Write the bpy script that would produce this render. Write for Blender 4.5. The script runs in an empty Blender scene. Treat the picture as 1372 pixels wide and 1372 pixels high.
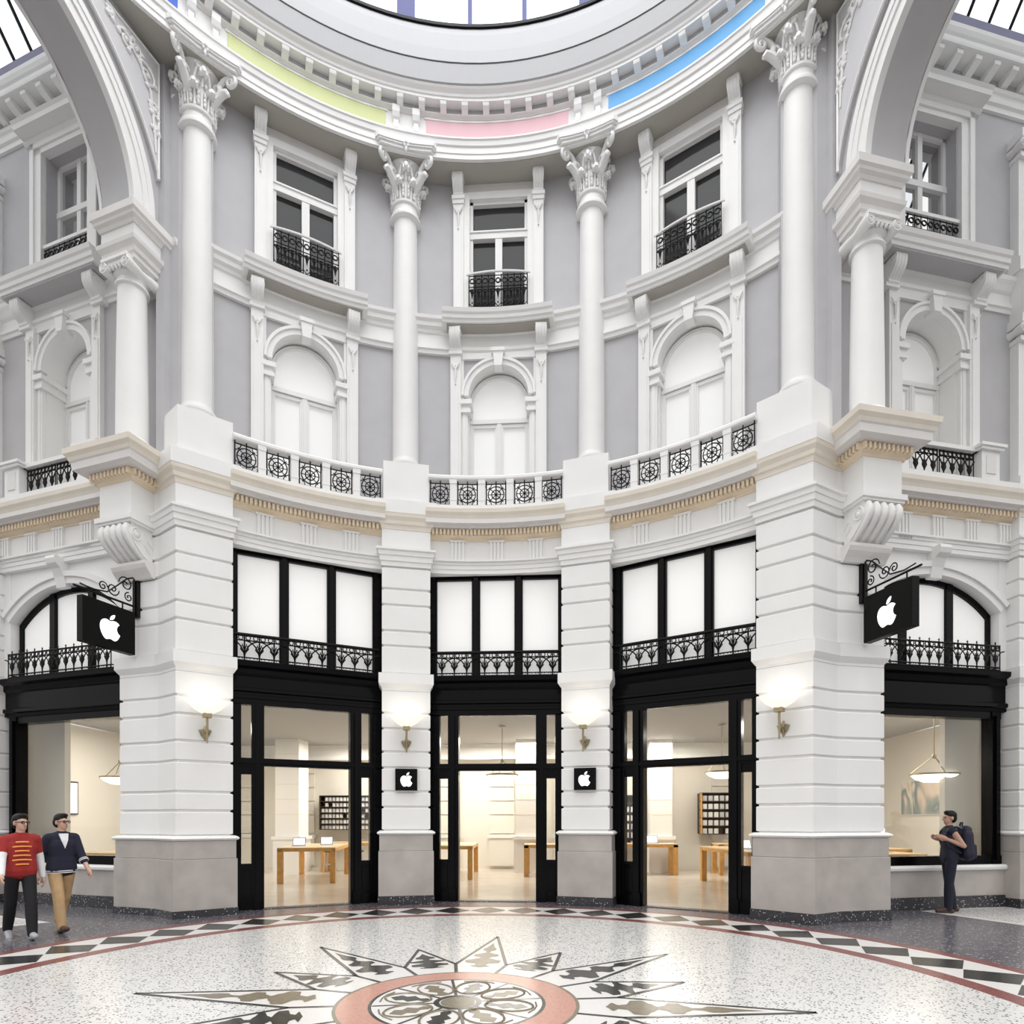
import bpy, bmesh, math, random
from math import sin, cos, pi, radians as rad, atan2, hypot
from mathutils import Matrix, Vector

random.seed(7)
SC = bpy.context.scene
COL = SC.collection

# ------------------------------------------------------------------ camera
cam_d = bpy.data.cameras.new('camera')
cam = bpy.data.objects.new('camera', cam_d)
COL.objects.link(cam)
cam.location = (0.981, -4.835, 1.6)
cam.rotation_euler = (pi / 2, 0, 0.058)
cam_d.sensor_width = 36.0
cam_d.lens = 36.0 * 820 / 1372
cam_d.shift_y = 412.0 / 1372
cam_d.clip_end = 200
SC.camera = cam

# ------------------------------------------------------------------ world, light, exposure
SC.view_settings.view_transform = 'Standard'
SC.view_settings.look = 'None'
SC.view_settings.gamma = 1.0
SC.view_settings.use_curve_mapping = False
SC.view_settings.exposure = 0.40
SKY = 0.52
w = bpy.data.worlds.new('sky'); SC.world = w
w.use_nodes = True
# overcast sky: brightest overhead, a third of that at the horizon, dim below it
nt = w.node_tree; bg = nt.nodes['Background']
bg.inputs[0].default_value = (1.0, 0.99, 0.975, 1)
tc = nt.nodes.new('ShaderNodeTexCoord'); sp_ = nt.nodes.new('ShaderNodeSeparateXYZ')
nt.links.new(tc.outputs['Generated'], sp_.inputs[0])
mr = nt.nodes.new('ShaderNodeMapRange'); mr.inputs['From Min'].default_value = 0; mr.inputs['From Max'].default_value = 1
mr.inputs['To Min'].default_value = SKY; mr.inputs['To Max'].default_value = 3*SKY
nt.links.new(sp_.outputs['Z'], mr.inputs['Value'])
lt = nt.nodes.new('ShaderNodeMath'); lt.operation = 'LESS_THAN'; lt.inputs[1].default_value = -.01
nt.links.new(sp_.outputs['Z'], lt.inputs[0])
mxs = nt.nodes.new('ShaderNodeMix'); mxs.data_type = 'FLOAT'
nt.links.new(lt.outputs[0], mxs.inputs['Factor']); nt.links.new(mr.outputs['Result'], mxs.inputs['A']); mxs.inputs['B'].default_value = SKY*.5
nt.links.new(mxs.outputs['Result'], bg.inputs['Strength'])

def area(name, loc, rot, sx, sy, power, col=(1, 1, 1)):
    l = bpy.data.lights.new(name, 'AREA'); l.shape = 'RECTANGLE'
    l.size = sx; l.size_y = sy; l.energy = power; l.color = col
    o = bpy.data.objects.new(name, l); COL.objects.link(o)
    o.location = loc; o.rotation_euler = rot
    return o
# daylight falling through the glazed dome of the rotunda
area('dome_daylight', (0, -0.5, 24), (0, 0, 0), 10, 10, 900, (0.96, 0.98, 1.0))

# ------------------------------------------------------------------ materials
def mat(name, col, rough=0.5, metal=0.0, noise=0.0, nscale=6.0, bump=0.0, bscale=60.0, spec=0.5, emit=0.0, ecol=None, coat=0.0):
    m = bpy.data.materials.new(name); m.use_nodes = True
    nt = m.node_tree; b = nt.nodes['Principled BSDF']
    b.inputs['Base Color'].default_value = (*col, 1)
    b.inputs['Roughness'].default_value = rough
    b.inputs['Metallic'].default_value = metal
    b.inputs['Specular IOR Level'].default_value = spec
    b.inputs['Coat Weight'].default_value = coat
    if emit:
        b.inputs['Emission Color'].default_value = (*(ecol or col), 1)
        b.inputs['Emission Strength'].default_value = emit
    if noise or bump:
        tc = nt.nodes.new('ShaderNodeTexCoord')
        geo = nt.nodes.new('ShaderNodeNewGeometry')
    if noise:
        n = nt.nodes.new('ShaderNodeTexNoise'); n.inputs['Scale'].default_value = nscale
        n.inputs['Detail'].default_value = 6
        nt.links.new(geo.outputs['Position'], n.inputs['Vector'])
        r = nt.nodes.new('ShaderNodeMapRange')
        r.inputs['From Min'].default_value = .3; r.inputs['From Max'].default_value = .7
        r.inputs['To Min'].default_value = 1 - noise; r.inputs['To Max'].default_value = 1 + noise
        nt.links.new(n.outputs['Fac'], r.inputs['Value'])
        v = nt.nodes.new('ShaderNodeVectorMath'); v.operation = 'SCALE'
        v.inputs[0].default_value = col
        nt.links.new(r.outputs['Result'], v.inputs['Scale'])
        nt.links.new(v.outputs['Vector'], b.inputs['Base Color'])
    if bump:
        n2 = nt.nodes.new('ShaderNodeTexNoise'); n2.inputs['Scale'].default_value = bscale
        nt.links.new(geo.outputs['Position'], n2.inputs['Vector'])
        bp = nt.nodes.new('ShaderNodeBump'); bp.inputs['Strength'].default_value = bump
        bp.inputs['Distance'].default_value = 0.01
        nt.links.new(n2.outputs['Fac'], bp.inputs['Height'])
        nt.links.new(bp.outputs['Normal'], b.inputs['Normal'])
    return m

def terrazzo(name, base, chip, chip2, scale, thr, rough):
    m = bpy.data.materials.new(name); m.use_nodes = True
    nt = m.node_tree; b = nt.nodes['Principled BSDF']
    b.inputs['Roughness'].default_value = rough
    geo = nt.nodes.new('ShaderNodeNewGeometry')
    vo = nt.nodes.new('ShaderNodeTexVoronoi'); vo.inputs['Scale'].default_value = scale
    nt.links.new(geo.outputs['Position'], vo.inputs['Vector'])
    sep = nt.nodes.new('ShaderNodeSeparateColor')
    nt.links.new(vo.outputs['Color'], sep.inputs['Color'])
    def cmp(sock, t, op):
        c = nt.nodes.new('ShaderNodeMath'); c.operation = op
        nt.links.new(sock, c.inputs[0]); c.inputs[1].default_value = t
        return c.outputs[0]
    near = cmp(vo.outputs['Distance'], 0.42, 'LESS_THAN')
    f1 = nt.nodes.new('ShaderNodeMath'); f1.operation = 'MULTIPLY'
    nt.links.new(cmp(sep.outputs['Red'], thr, 'LESS_THAN'), f1.inputs[0]); nt.links.new(near, f1.inputs[1])
    f2 = nt.nodes.new('ShaderNodeMath'); f2.operation = 'MULTIPLY'
    nt.links.new(cmp(sep.outputs['Green'], .3, 'LESS_THAN'), f2.inputs[0]); nt.links.new(near, f2.inputs[1])
    m1 = nt.nodes.new('ShaderNodeMix'); m1.data_type = 'RGBA'
    m1.inputs['A'].default_value = (*base, 1); m1.inputs['B'].default_value = (*chip2, 1)
    nt.links.new(f2.outputs[0], m1.inputs['Factor'])
    m2 = nt.nodes.new('ShaderNodeMix'); m2.data_type = 'RGBA'
    nt.links.new(m1.outputs['Result'], m2.inputs['A']); m2.inputs['B'].default_value = (*chip, 1)
    nt.links.new(f1.outputs[0], m2.inputs['Factor'])
    nt.links.new(m2.outputs['Result'], b.inputs['Base Color'])
    return m

def glass(name, tint=(1, 1, 1), gl=0.10, rough=0.02):
    m = bpy.data.materials.new(name); m.use_nodes = True
    nt = m.node_tree; nt.nodes.clear()
    o = nt.nodes.new('ShaderNodeOutputMaterial')
    t = nt.nodes.new('ShaderNodeBsdfTransparent'); t.inputs[0].default_value = (*tint, 1)
    g = nt.nodes.new('ShaderNodeBsdfGlossy'); g.inputs['Roughness'].default_value = rough
    mx = nt.nodes.new('ShaderNodeMixShader'); mx.inputs[0].default_value = gl
    nt.links.new(t.outputs[0], mx.inputs[1]); nt.links.new(g.outputs[0], mx.inputs[2])
    nt.links.new(mx.outputs[0], o.inputs[0])
    return m

WHITE = mat('white_paint', (.85, .845, .835), .5, noise=.02, nscale=2)
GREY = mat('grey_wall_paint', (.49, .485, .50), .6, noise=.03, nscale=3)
SHELL = mat('pale_stone_paint', (.78, .76, .74), .55, noise=.02)
SOFFIT_SHADE = mat('beige_soffit_shade', (.42, .40, .36), .6)  # shade of the ring and ledge undersides, put into a darker colour
CREAM = mat('cream_moulding', (.84, .71, .53), .5, noise=.05, nscale=3)  # cream tone of the dentils and bed mouldings
CREAM2 = mat('pale_cream_moulding', (.82, .76, .66), .5, noise=.04, nscale=3)  # paler cream tone of the cornice mouldings
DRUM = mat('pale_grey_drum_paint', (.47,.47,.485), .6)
RELIEF = mat('pale_grey_relief_paint', (.62,.615,.63), .55)
PLINTH = mat('grey_limestone', (.45, .415, .39), .45, noise=.12, nscale=2.5, bump=.1)
GRANITE = terrazzo('dark_granite', (.03, .03, .035), (.5, .5, .5), (.07, .07, .08), 45, .12, .3)
BLACK = mat('black_gloss_paint', (.002, .002, .003), .2, spec=.13)
IRON = mat('black_wrought_iron', (.005, .005, .006), .45, spec=.25)
LITPANE = mat('backlit_opal_pane', (.80, .80, .79), .4, emit=.22, ecol=(1, .99, .97))
LITPANE2 = mat('frosted_window_pane', (.80, .80, .79), .35, emit=.13, ecol=(1, 1, .99))
SKYPANE = mat('rooflight_pane', (.8, .85, .9), .3, emit=.75, ecol=(.96, .98, 1))
DARKGLASS = mat('dark_window_glass', (.04, .04, .042), .06, spec=.16)
MIRRORGLASS = glass('passage_window_glass', (.06,.06,.065), .75, .02)
CLEAR = glass('clear_glass', (.98, .98, .97), .06)
BLUEGREY = mat('blue_grey_gutter_paint', (.20,.20,.30), .5)
BLUEPAINT = mat('blue_grey_iron_paint', (.07, .08, .26), .5)
TW = terrazzo('white_terrazzo', (.70, .69, .675), (.05, .05, .055), (.42, .42, .43), 44, .27, .20)
TD = terrazzo('dark_terrazzo', (.115, .108, .125), (.40, .38, .38), (.06, .055, .07), 34, .20, .20)
TRED = mat('red_terrazzo', (.22, .075, .07), .25, noise=.2, nscale=40)
TPINK = mat('pink_terrazzo', (.52, .27, .21), .25, noise=.12, nscale=50)
TBLACK = mat('black_floor_inlay', (.035, .037, .035), .2, noise=.2, nscale=20)
TWH = mat('white_floor_inlay', (.72, .70, .68), .25, noise=.03, nscale=30)
TBROWN = mat('brown_floor_inlay', (.20, .17, .12), .25, noise=.1, nscale=20)
INWALL = mat('cream_store_wall', (.80, .76, .68), .6)
INFLOOR = mat('polished_cream_floor', (.62, .56, .47), .16, noise=.05, nscale=2)
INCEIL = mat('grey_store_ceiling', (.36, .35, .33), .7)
INWHITE = mat('white_store_wall', (.86, .85, .82), .6)
WOOD = mat('light_maple_wood', (.66, .36, .11), .4, noise=.12, nscale=9)
WOODTOP = mat('pale_maple_top', (.78, .58, .34), .35, noise=.08, nscale=9)
DKWOOD = mat('dark_shelf_wood', (.05, .032, .02), .5)
BRASS = mat('aged_brass', (.40, .33, .20), .35, metal=.9)
BOWL = mat('lit_opal_bowl', (.9, .88, .82), .4, emit=.5, ecol=(1, .93, .80))
PEND = mat('lit_pendant_bowl', (.9, .88, .82), .4, emit=1.6, ecol=(1, .95, .86))
LOGO = mat('lit_white_logo', (.95, .95, .95), .4, emit=.6, ecol=(1, 1, 1))
SIGNB = mat('black_sign_panel', (.003, .003, .003), .35, spec=.12)

# ------------------------------------------------------------------ mesh builder
class MB:
    def __init__(s, T=None):
        s.v = []; s.f = []; s.T = T
    def add(s, vs, fs):
        o = len(s.v)
        T = s.T
        if T is None: s.v += [tuple(v) for v in vs]
        else: s.v += [tuple(T @ Vector(v)) for v in vs]
        s.f += [tuple(i + o for i in f) for f in fs]
        return s
    def box(s, x0, x1, y0, y1, z0, z1):
        return s.add([(x0,y0,z0),(x1,y0,z0),(x1,y1,z0),(x0,y1,z0),(x0,y0,z1),(x1,y0,z1),(x1,y1,z1),(x0,y1,z1)],
              [(0,3,2,1),(4,5,6,7),(0,1,5,4),(1,2,6,5),(2,3,7,6),(3,0,4,7)])
    def prism(s, poly, z0, z1):           # plan polygon (x, y)
        n = len(poly)
        return s.add([(x,y,z0) for x,y in poly] + [(x,y,z1) for x,y in poly],
              [tuple(range(n-1,-1,-1)), tuple(range(n,2*n))] + [(i,(i+1)%n,(i+1)%n+n,i+n) for i in range(n)])
    def plate(s, poly, y0, y1):           # elevation polygon (x, z)
        n = len(poly)
        return s.add([(x,y0,z) for x,z in poly] + [(x,y1,z) for x,z in poly],
              [tuple(range(n)), tuple(range(2*n-1,n-1,-1))] + [(i,i+n,(i+1)%n+n,(i+1)%n) for i in range(n)])
    def side(s, poly, x0, x1):            # profile polygon (y, z)
        n = len(poly)
        return s.add([(x0,y,z) for y,z in poly] + [(x1,y,z) for y,z in poly],
              [tuple(range(n)), tuple(range(2*n-1,n-1,-1))] + [(i,i+n,(i+1)%n+n,(i+1)%n) for i in range(n)])
    def sweep(s, path, prof):             # plan path, closed profile (offset to the right of travel, z)
        n = len(path); k = len(prof)
        nr = []
        for i in range(n):
            ds = []
            if i > 0: ds.append((path[i][0]-path[i-1][0], path[i][1]-path[i-1][1]))
            if i < n-1: ds.append((path[i+1][0]-path[i][0], path[i+1][1]-path[i][1]))
            ns = []
            for dx, dy in ds:
                l = hypot(dx, dy); ns.append((dy/l, -dx/l))
            if len(ns) == 1: nr.append(ns[0])
            else:
                mx, my = ns[0][0]+ns[1][0], ns[0][1]+ns[1][1]
                q = mx*ns[0][0] + my*ns[0][1]
                nr.append((mx/q, my/q))
        vs = [(p[0]+o*m[0], p[1]+o*m[1], z) for p, m in zip(path, nr) for o, z in prof]
        fs = [(i*k+j, i*k+(j+1)%k, (i+1)*k+(j+1)%k, (i+1)*k+j) for i in range(n-1) for j in range(k)]
        fs += [tuple(range(k-1,-1,-1)), tuple((n-1)*k+j for j in range(k))]
        return s.add(vs, fs)
    def lathe(s, prof, n=24, c=(0,0), a0=0, a1=2*pi, axis='z'):
        full = abs(a1-a0-2*pi) < 1e-6
        m = n if full else n+1; k = len(prof)
        vs = [(c[0]+r*sin(a0+(a1-a0)*i/n), c[1]+r*cos(a0+(a1-a0)*i/n), z) for i in range(m) for r, z in prof]
        fs = [(i*k+j, ((i+1)%m)*k+j, ((i+1)%m)*k+j+1, i*k+j+1) for i in range(n) for j in range(k-1)]
        if full:
            if prof[0][0] > 1e-6: fs.append(tuple(i*k for i in range(m)))
            if prof[-1][0] > 1e-6: fs.append(tuple(i*k+k-1 for i in range(m-1,-1,-1)))
        return s.add(vs, fs)
    def band(s, cx, cz, r0, r1, y0, y1, a0=0, a1=pi, n=24):  # annular sector in xz, extruded in y
        vs = []; fs = []
        for i in range(n+1):
            a = a0+(a1-a0)*i/n
            for r, y in ((r0,y0),(r1,y0),(r1,y1),(r0,y1)):
                vs.append((cx+r*cos(a), y, cz+r*sin(a)))
        for i in range(n):
            for j in range(4):
                fs.append((i*4+j, i*4+(j+1)%4, (i+1)*4+(j+1)%4, (i+1)*4+j))
        fs += [(3,2,1,0), (n*4,n*4+1,n*4+2,n*4+3)]
        return s.add(vs, fs)
    def tube(s, pts, r, n=5, caps=True):
        P = [Vector(p) for p in pts]; m = len(P)
        rr = r if isinstance(r, (list, tuple)) else [r]*m
        vs = []; prev = None
        for i in range(m):
            d = (P[min(i+1,m-1)] - P[max(i-1,0)])
            if d.length < 1e-9: d = Vector((0,0,1))
            d.normalize()
            if prev is None:
                u = d.orthogonal().normalized()
            else:
                u = (prev - d*prev.dot(d))
                u = u.normalized() if u.length > 1e-6 else d.orthogonal().normalized()
            prev = u; q = d.cross(u)
            for j in range(n):
                a = 2*pi*(j+.5)/n
                vs.append(tuple(P[i] + (u*cos(a)+q*sin(a))*rr[i]))
        fs = [(i*n+j, i*n+(j+1)%n, (i+1)*n+(j+1)%n, (i+1)*n+j) for i in range(m-1) for j in range(n)]
        if caps: fs += [tuple(range(n-1,-1,-1)), tuple((m-1)*n+j for j in range(n))]
        return s.add(vs, fs)
    def ball(s, c, r, n=10, m=7):
        rx, ry, rz = r if isinstance(r, (tuple, list)) else (r,r,r)
        vs = [(c[0], c[1], c[2]-rz)]
        for i in range(1, m):
            t = -pi/2 + pi*i/m
            for j in range(n):
                a = 2*pi*j/n
                vs.append((c[0]+rx*cos(t)*cos(a), c[1]+ry*cos(t)*sin(a), c[2]+rz*sin(t)))
        vs.append((c[0], c[1], c[2]+rz)); L = len(vs)-1
        fs = [(0, 1+(j+1)%n, 1+j) for j in range(n)]
        for i in range(m-2):
            for j in range(n):
                a = 1+i*n+j; b = 1+i*n+(j+1)%n
                fs.append((a, b, b+n, a+n))
        fs += [(L, 1+(m-2)*n+j, 1+(m-2)*n+(j+1)%n) for j in range(n)]
        return s.add(vs, fs)
    def capsule(s, p0, r0, p1, r1, n=10):
        P, Q = Vector(p0), Vector(p1)
        d = (Q-P); L = d.length
        if L < 1e-6: return s.ball(p0, r0)
        d.normalize()
        pts = []; rs = []
        for t in (-1,-.86,-.5,0): pts.append(P + d*r0*t); rs.append(max(r0*math.sqrt(max(0,1-t*t)), r0*.05))
        for t in (0,.5,.86,1): pts.append(Q + d*r1*t); rs.append(max(r1*math.sqrt(max(0,1-t*t)), r1*.05))
        return s.tube(pts, rs, n)

def mesh(name, b, mats, smooth=None, inv=None):
    me = bpy.data.meshes.new(name)
    vs = b.v if inv is None else [tuple(inv @ Vector(v)) for v in b.v]
    me.from_pydata(vs, [], b.f)
    bm = bmesh.new(); bm.from_mesh(me)
    bmesh.ops.recalc_face_normals(bm, faces=bm.faces)
    bm.to_mesh(me); bm.free()
    me.materials.append(mats)
    if smooth:
        me.shade_smooth(); me.set_sharp_from_angle(angle=rad(smooth))
    return me

def thing(name, label, cat, T=None, group=None, kind=None):
    o = bpy.data.objects.new(name, None); COL.objects.link(o)
    o.empty_display_size = .2
    if T is not None: o.matrix_world = T
    o['label'] = label; o['category'] = cat
    if group: o['group'] = group
    if kind: o['kind'] = kind
    o['_T'] = [x for row in (T if T is not None else Matrix()) for x in row]
    return o
TT = {}
def th(name, label, cat, T=None, group=None, kind=None):
    o = thing(name, label, cat, T, group, kind); del o['_T']
    TT[o.name] = (T or Matrix()).inverted()
    return o
def obj(name, b, m, parent=None, smooth=None, label=None, kind=None):
    """a mesh in world coordinates, stored relative to the thing it belongs to"""
    inv = TT.get(parent.name) if parent is not None else None
    o = bpy.data.objects.new(name, mesh(name, b, m, smooth, inv))
    COL.objects.link(o)
    if parent is not None:
        o.parent = parent
        if parent.name in TT: TT[o.name] = TT[parent.name]
    if label: o['label'] = label
    if kind: o['kind'] = kind
    return o
def top(name, b, m, label, cat, smooth=None, group=None, kind=None, T=None):
    o = bpy.data.objects.new(name, mesh(name, b, m, smooth, T.inverted() if T is not None else None))
    COL.objects.link(o)
    if T is not None: o.matrix_world = T
    TT[o.name] = (T or Matrix()).inverted()
    o['label'] = label; o['category'] = cat
    if group: o['group'] = group
    if kind: o['kind'] = kind
    return o
def inst(name, me, parent, M, label=None):
    """place a shared mesh: M is a world matrix"""
    o = bpy.data.objects.new(name, me); COL.objects.link(o)
    o.parent = parent
    inv = TT.get(parent.name, Matrix())
    o.matrix_local = inv @ M
    TT[o.name] = None
    del TT[o.name]
    if label: o['label'] = label
    return o

def FR(x=0, y=0, z=0, rot=0):
    return Matrix.Translation((x, y, z)) @ Matrix.Rotation(rot, 4, 'Z')
def arc(r, a0, a1, n=16):     # degrees of bearing, left to right
    return [(r*sin(rad(a0+(a1-a0)*i/n)), r*cos(rad(a0+(a1-a0)*i/n))) for i in range(n+1)]
def rect(o0, o1, z0, z1): return [(o0,z0),(o1,z0),(o1,z1),(o0,z1)]

SIDE = {-1: 'left', 1: 'right'}
# plan of the outer piers (right-hand one; the left one mirrors it)
Qp, Pp, Vp, Ep = (4.337,5.237), (5.006,4.702), (5.507,5.021), (6.335,5.243)
PH = rad(15)
MIDB = 14.33
BAYS = [(-28.87,'left'), (0,'middle'), (28.87,'right')]
HALF = 10.62
T0 = {-1: -.40, 1: -.90}       # how far each passage wall stands behind the corner pilaster
def PF(sg, s=0, t=0, z=0):     # passage frame: local x = sg*s along the wall, local y = -t
    T = Matrix.Translation((sg*Vp[0], Vp[1], 0)) @ Matrix.Rotation(sg*PH, 4, 'Z')
    return T @ Matrix.Translation((sg*s, -t, z))
def AF(sg):                    # arch frame: x = t, y = s, z = z
    d = Vector((sg*cos(PH), sin(PH), 0)); n = Vector((sg*sin(PH), -cos(PH), 0))
    m = Matrix.Identity(4)
    for i in range(3):
        m[i][0] = n[i]; m[i][1] = d[i]
    m[0][3] = sg*Vp[0]; m[1][3] = Vp[1]
    return m

# ------------------------------------------------------------------ floor
def ringmesh(c, r0, r1, z0, z1, n=96, T=None):
    b = MB(T); b.lathe([(r0,z0),(r1,z0),(r1,z1),(r0,z1),(r0,z0)], n, c)
    return b
FC = (0.2, 0.46)
b = MB(); b.prism([(-16,-9),(16,-9),(16,9),(-16,9)], -.12, 0)
floor = top('floor', b, TD, 'dark speckled terrazzo floor of the arcade around the white disc', 'floor', kind='structure')
b = MB(); b.lathe([(0,.0),(4.84,.0),(4.84,.003),(0,.003)], 96, FC)
obj('terrazzo_disc', b, TW, floor, label='white speckled terrazzo disc')
obj('border_stripe', ringmesh(FC, 4.84, 5.06, 0, .004), TRED, floor, label='dark red border stripe')
obj('border_band', ringmesh(FC, 5.06, 5.84, 0, .004), TWH, floor, label='white marble border band')
obj('border_stripe', ringmesh(FC, 5.84, 6.02, 0, .004), TRED, floor, label='dark red border stripe')
NL = 54
b = MB(); hw = pi/NL*5.42*.98
b.add([(-hw,5.40,.006),(0,5.08,.006),(hw,5.40,.006),(0,5.82,.006)], [(0,1,2,3)])
b.add([(-hw,5.40,.003),(0,5.08,.003),(hw,5.40,.003),(0,5.82,.003)], [(3,2,1,0)])
lz = mesh('lozenge_tile', b, TBLACK)
for i in range(NL):
    a = rad(-96 + 360/NL*i)
    if abs(a) > rad(100): continue
    inst('lozenge_tile', lz, floor, FR(*FC, 0, -a))
# star
star = []
for i in range(16):
    a = rad(2 + 22.5*i); r = 3.0 if i % 2 == 0 else 2.26
    star.append((a, r)); star.append((a + rad(11.25), 1.43))
pt = lambda a, r: (FC[0] + r*sin(a), FC[1] + r*cos(a))
for i in range(16):
    a = rad(2 + 22.5*i); r = 3.0 if i % 2 == 0 else 2.26
    n0, n1 = pt(a - rad(11.25), 1.43), pt(a + rad(11.25), 1.43)
    i0, i1 = pt(a - rad(11.25), 1.0), pt(a + rad(11.25), 1.0)
    b = MB(); b.prism([i0, n0, pt(a, r), n1, i1], .001, .005)
    ray = obj('star_ray', b, TWH, floor)
    b = MB()
    for p, q in ((n0, pt(a, r)), (pt(a, r), n1), (n0, i0)):
        dx, dy = q[0]-p[0], q[1]-p[1]; l = hypot(dx, dy); nx, ny = -dy/l*.019, dx/l*.019
        b.prism([(p[0]+nx,p[1]+ny),(q[0]+nx,q[1]+ny),(q[0]-nx,q[1]-ny),(p[0]-nx,p[1]-ny)], .004, .0075)
    obj('outline_strip', b, TBLACK, ray)
    KP = [(0,.06),(.04,.5),(.08,.22),(.13,.30),(.17,.85),(.24,.95),(.29,.55),(.33,.2),(.37,.35),(.41,.80),(.47,.85),(.51,.45),(.55,.16),(.60,.2),(.66,.62),(.72,.66),(.80,.40),(.90,.22),(1,0)]
    prof = []
    for (ta,qa),(tb_,qb) in zip(KP, KP[1:]):
        for j in range(4):
            u = j/4; v_ = u*u*(3-2*u); prof.append((ta+(tb_-ta)*u, qa+(qb-qa)*v_))
    prof.append((1,0))
    L0, L1 = 1.28, 1.0 + (r-1.0)*.80
    sh = 1 if i % 2 == 0 else 1.25
    def hwid(rr): return max(.0, (r-rr)/(r-1.43)*1.43*sin(rad(11.25))) if rr > 1.43 else rr*sin(rad(11.25))
    left = []; right = []
    for t, q in prof:
        rr = L0 + (L1-L0)*t; ww = min(hwid(rr)*q*.85*sh, .20)
        x0, y0 = pt(a, rr); left.append((x0 + ww*cos(a), y0 - ww*sin(a)))
        right.append((x0 - ww*cos(a), y0 + ww*sin(a)))
    b = MB(); k = len(prof)
    poly = left + right[::-1][1:-1]
    for j in range(k-1):
        b.add([(*left[j],.0075),(*left[j+1],.0075),(*right[j+1],.0075),(*right[j],.0075)], [(0,1,2,3)])
    obj('leaf_inlay', b, TBLACK if i % 4 else TBROWN, ray)
pinkr = obj('medallion_ring', ringmesh(FC, .76, 1.035, 0, .0085), TPINK, floor, label='pink terrazzo medallion ring')
obj('medallion_edge', ringmesh(FC, 1.025, 1.055, 0, .0088), TBROWN, floor)
obj('medallion_edge', ringmesh(FC, .735, .765, 0, .009), TBLACK, floor)
b = MB(); b.lathe([(0,.0),(.74,.0),(.74,.0085),(0,.0085)], 64, FC)
ros = obj('rosette', b, TWH, floor, label='white rosette disc')
for i in range(8):
    a = rad(10 + 45*i)
    b = MB(FR(*FC, 0, -a))
    pts = [(.155*sin(2*pi*j/20)*(1.0 if True else 1), .46 - .21*cos(2*pi*j/20), .0095) for j in range(21)]
    b.tube(pts, .012, 4)
    b.tube([(-.155,.66,.0095),(-.05,.69,.0095),(.05,.69,.0095),(.155,.66,.0095)], .008, 4)
    obj('petal_outline', b, TBROWN, ros)
    b = MB(FR(*FC, 0, -a))
    pr = [(.24,.01),(.30,.05),(.36,.03),(.43,.09),(.49,.05),(.55,.08),(.63,.0)]
    for (r0,w0),(r1,w1) in zip(pr, pr[1:]):
        b.add([(-w0,r0,.0092),(w0,r0,.0092),(w1,r1,.0092),(-w1,r1,.0092)], [(0,1,2,3)])
    obj('petal_leaf', b, TBROWN if i % 2 else TBLACK, ros)
    b = MB(FR(*FC, 0, -a - rad(22.5)))
    b.box(-.014,.014,.18,.73,.0088,.0098)
    obj('spoke', b, TBLACK, ros)
b = MB(); b.lathe([(0,.0),(.15,.0),(.15,.0108),(0,.0108)], 32, FC)
obj('rosette_hub', b, TBROWN, ros)
obj('hub_ring', ringmesh(FC, .16, .21, 0, .0105, 40), TBLACK, ros)
# corner of the next star mosaic in each passage
for sg, tri in ((1, [(7.5,6.25),(9.95,7.25),(8.6,3.85)]), (-1, [(-6.75,4.25),(-9.2,5.3),(-8.0,2.4)])):
    b = MB(); b.prism(tri if sg > 0 else tri[::-1], .001, .004)
    pz = obj('mosaic_corner', b, TWH, floor, label='white edged mosaic corner in the %s passage' % SIDE[sg])
    cx = sum(p[0] for p in tri)/3; cy = sum(p[1] for p in tri)/3
    t2 = [(cx+(p[0]-cx)*.84, cy+(p[1]-cy)*.84) for p in tri]
    b = MB(); b.prism(t2 if sg > 0 else t2[::-1], .003, .006)
    obj('mosaic_field', b, TW, pz)

# ------------------------------------------------------------------ store shell behind the facade
def pline(sg, s, t):
    q = PF(sg) @ Vector((sg*s, -t, 0)); return (q.x, q.y)
front = [pline(-1,5.6,T0[-1]-.25), pline(-1,.5,T0[-1]-.25)] + arc(7.25,-42,42,24) + [pline(1,.5,T0[1]-.25), pline(1,5.6,T0[1]-.25)]
shell = front + [(11.2,15.2),(-11.2,15.2)]
b = MB(); b.prism(shell, -.1, .004)
top('floor', b, INFLOOR, 'polished cream stone floor inside the store', 'floor', kind='structure')
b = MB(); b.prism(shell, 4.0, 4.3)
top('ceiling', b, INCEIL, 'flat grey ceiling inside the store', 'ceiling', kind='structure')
def inner_wall(name, label, T, w, h=4.0, niches=()):
    b = MB(T); b.box(-w/2, w/2, 0, .2, 0, h)
    o = top(name, b, INWALL, label, 'wall', kind='structure', T=T)
    return o
wb = inner_wall('wall_back', 'cream panelled back wall of the store', FR(0,15,0,0), 22.4)
wl = inner_wall('wall_left', 'cream side wall at the left end of the store', FR(-11.0,10.8,0,pi/2), 9)
wr = inner_wall('wall_right', 'cream side wall at the right end of the store', FR(11.0,10.8,0,-pi/2), 9)
# pale panels, rusticated strips and rails on the back wall
def panel_run(x0, x1):
    b = MB(); b.box(x0, x1, 14.9, 15.02, .1, 1.0); obj('dado_panel', b, INWALL, wb)
    b = MB(); b.box(x0-.05, x1+.05, 14.86, 15.02, 1.0, 1.12); obj('dado_rail', b, INWHITE, wb)
    zz = [1.14,1.75,2.2,2.65,3.1,3.55,3.98]
    for z0, z1 in zip(zz, zz[1:]):
        b = MB(); b.box(x0, x1, 14.93, 15.02, z0+.015, z1-.015); obj('wall_block', b, INWALL, wb)
for x0, x1 in ((-2.7,-1.9),(-.9,-.1),(1.2,2.2),(-9.6,-8.8),(-7.6,-6.7),(4.1,4.9),(6.2,7.0),(8.6,9.4)):
    panel_run(x0, x1)
b = MB(); b.box(-11,11,14.6,15.02,3.62,4.0); obj('bulkhead', b, INWHITE, wb)
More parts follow.
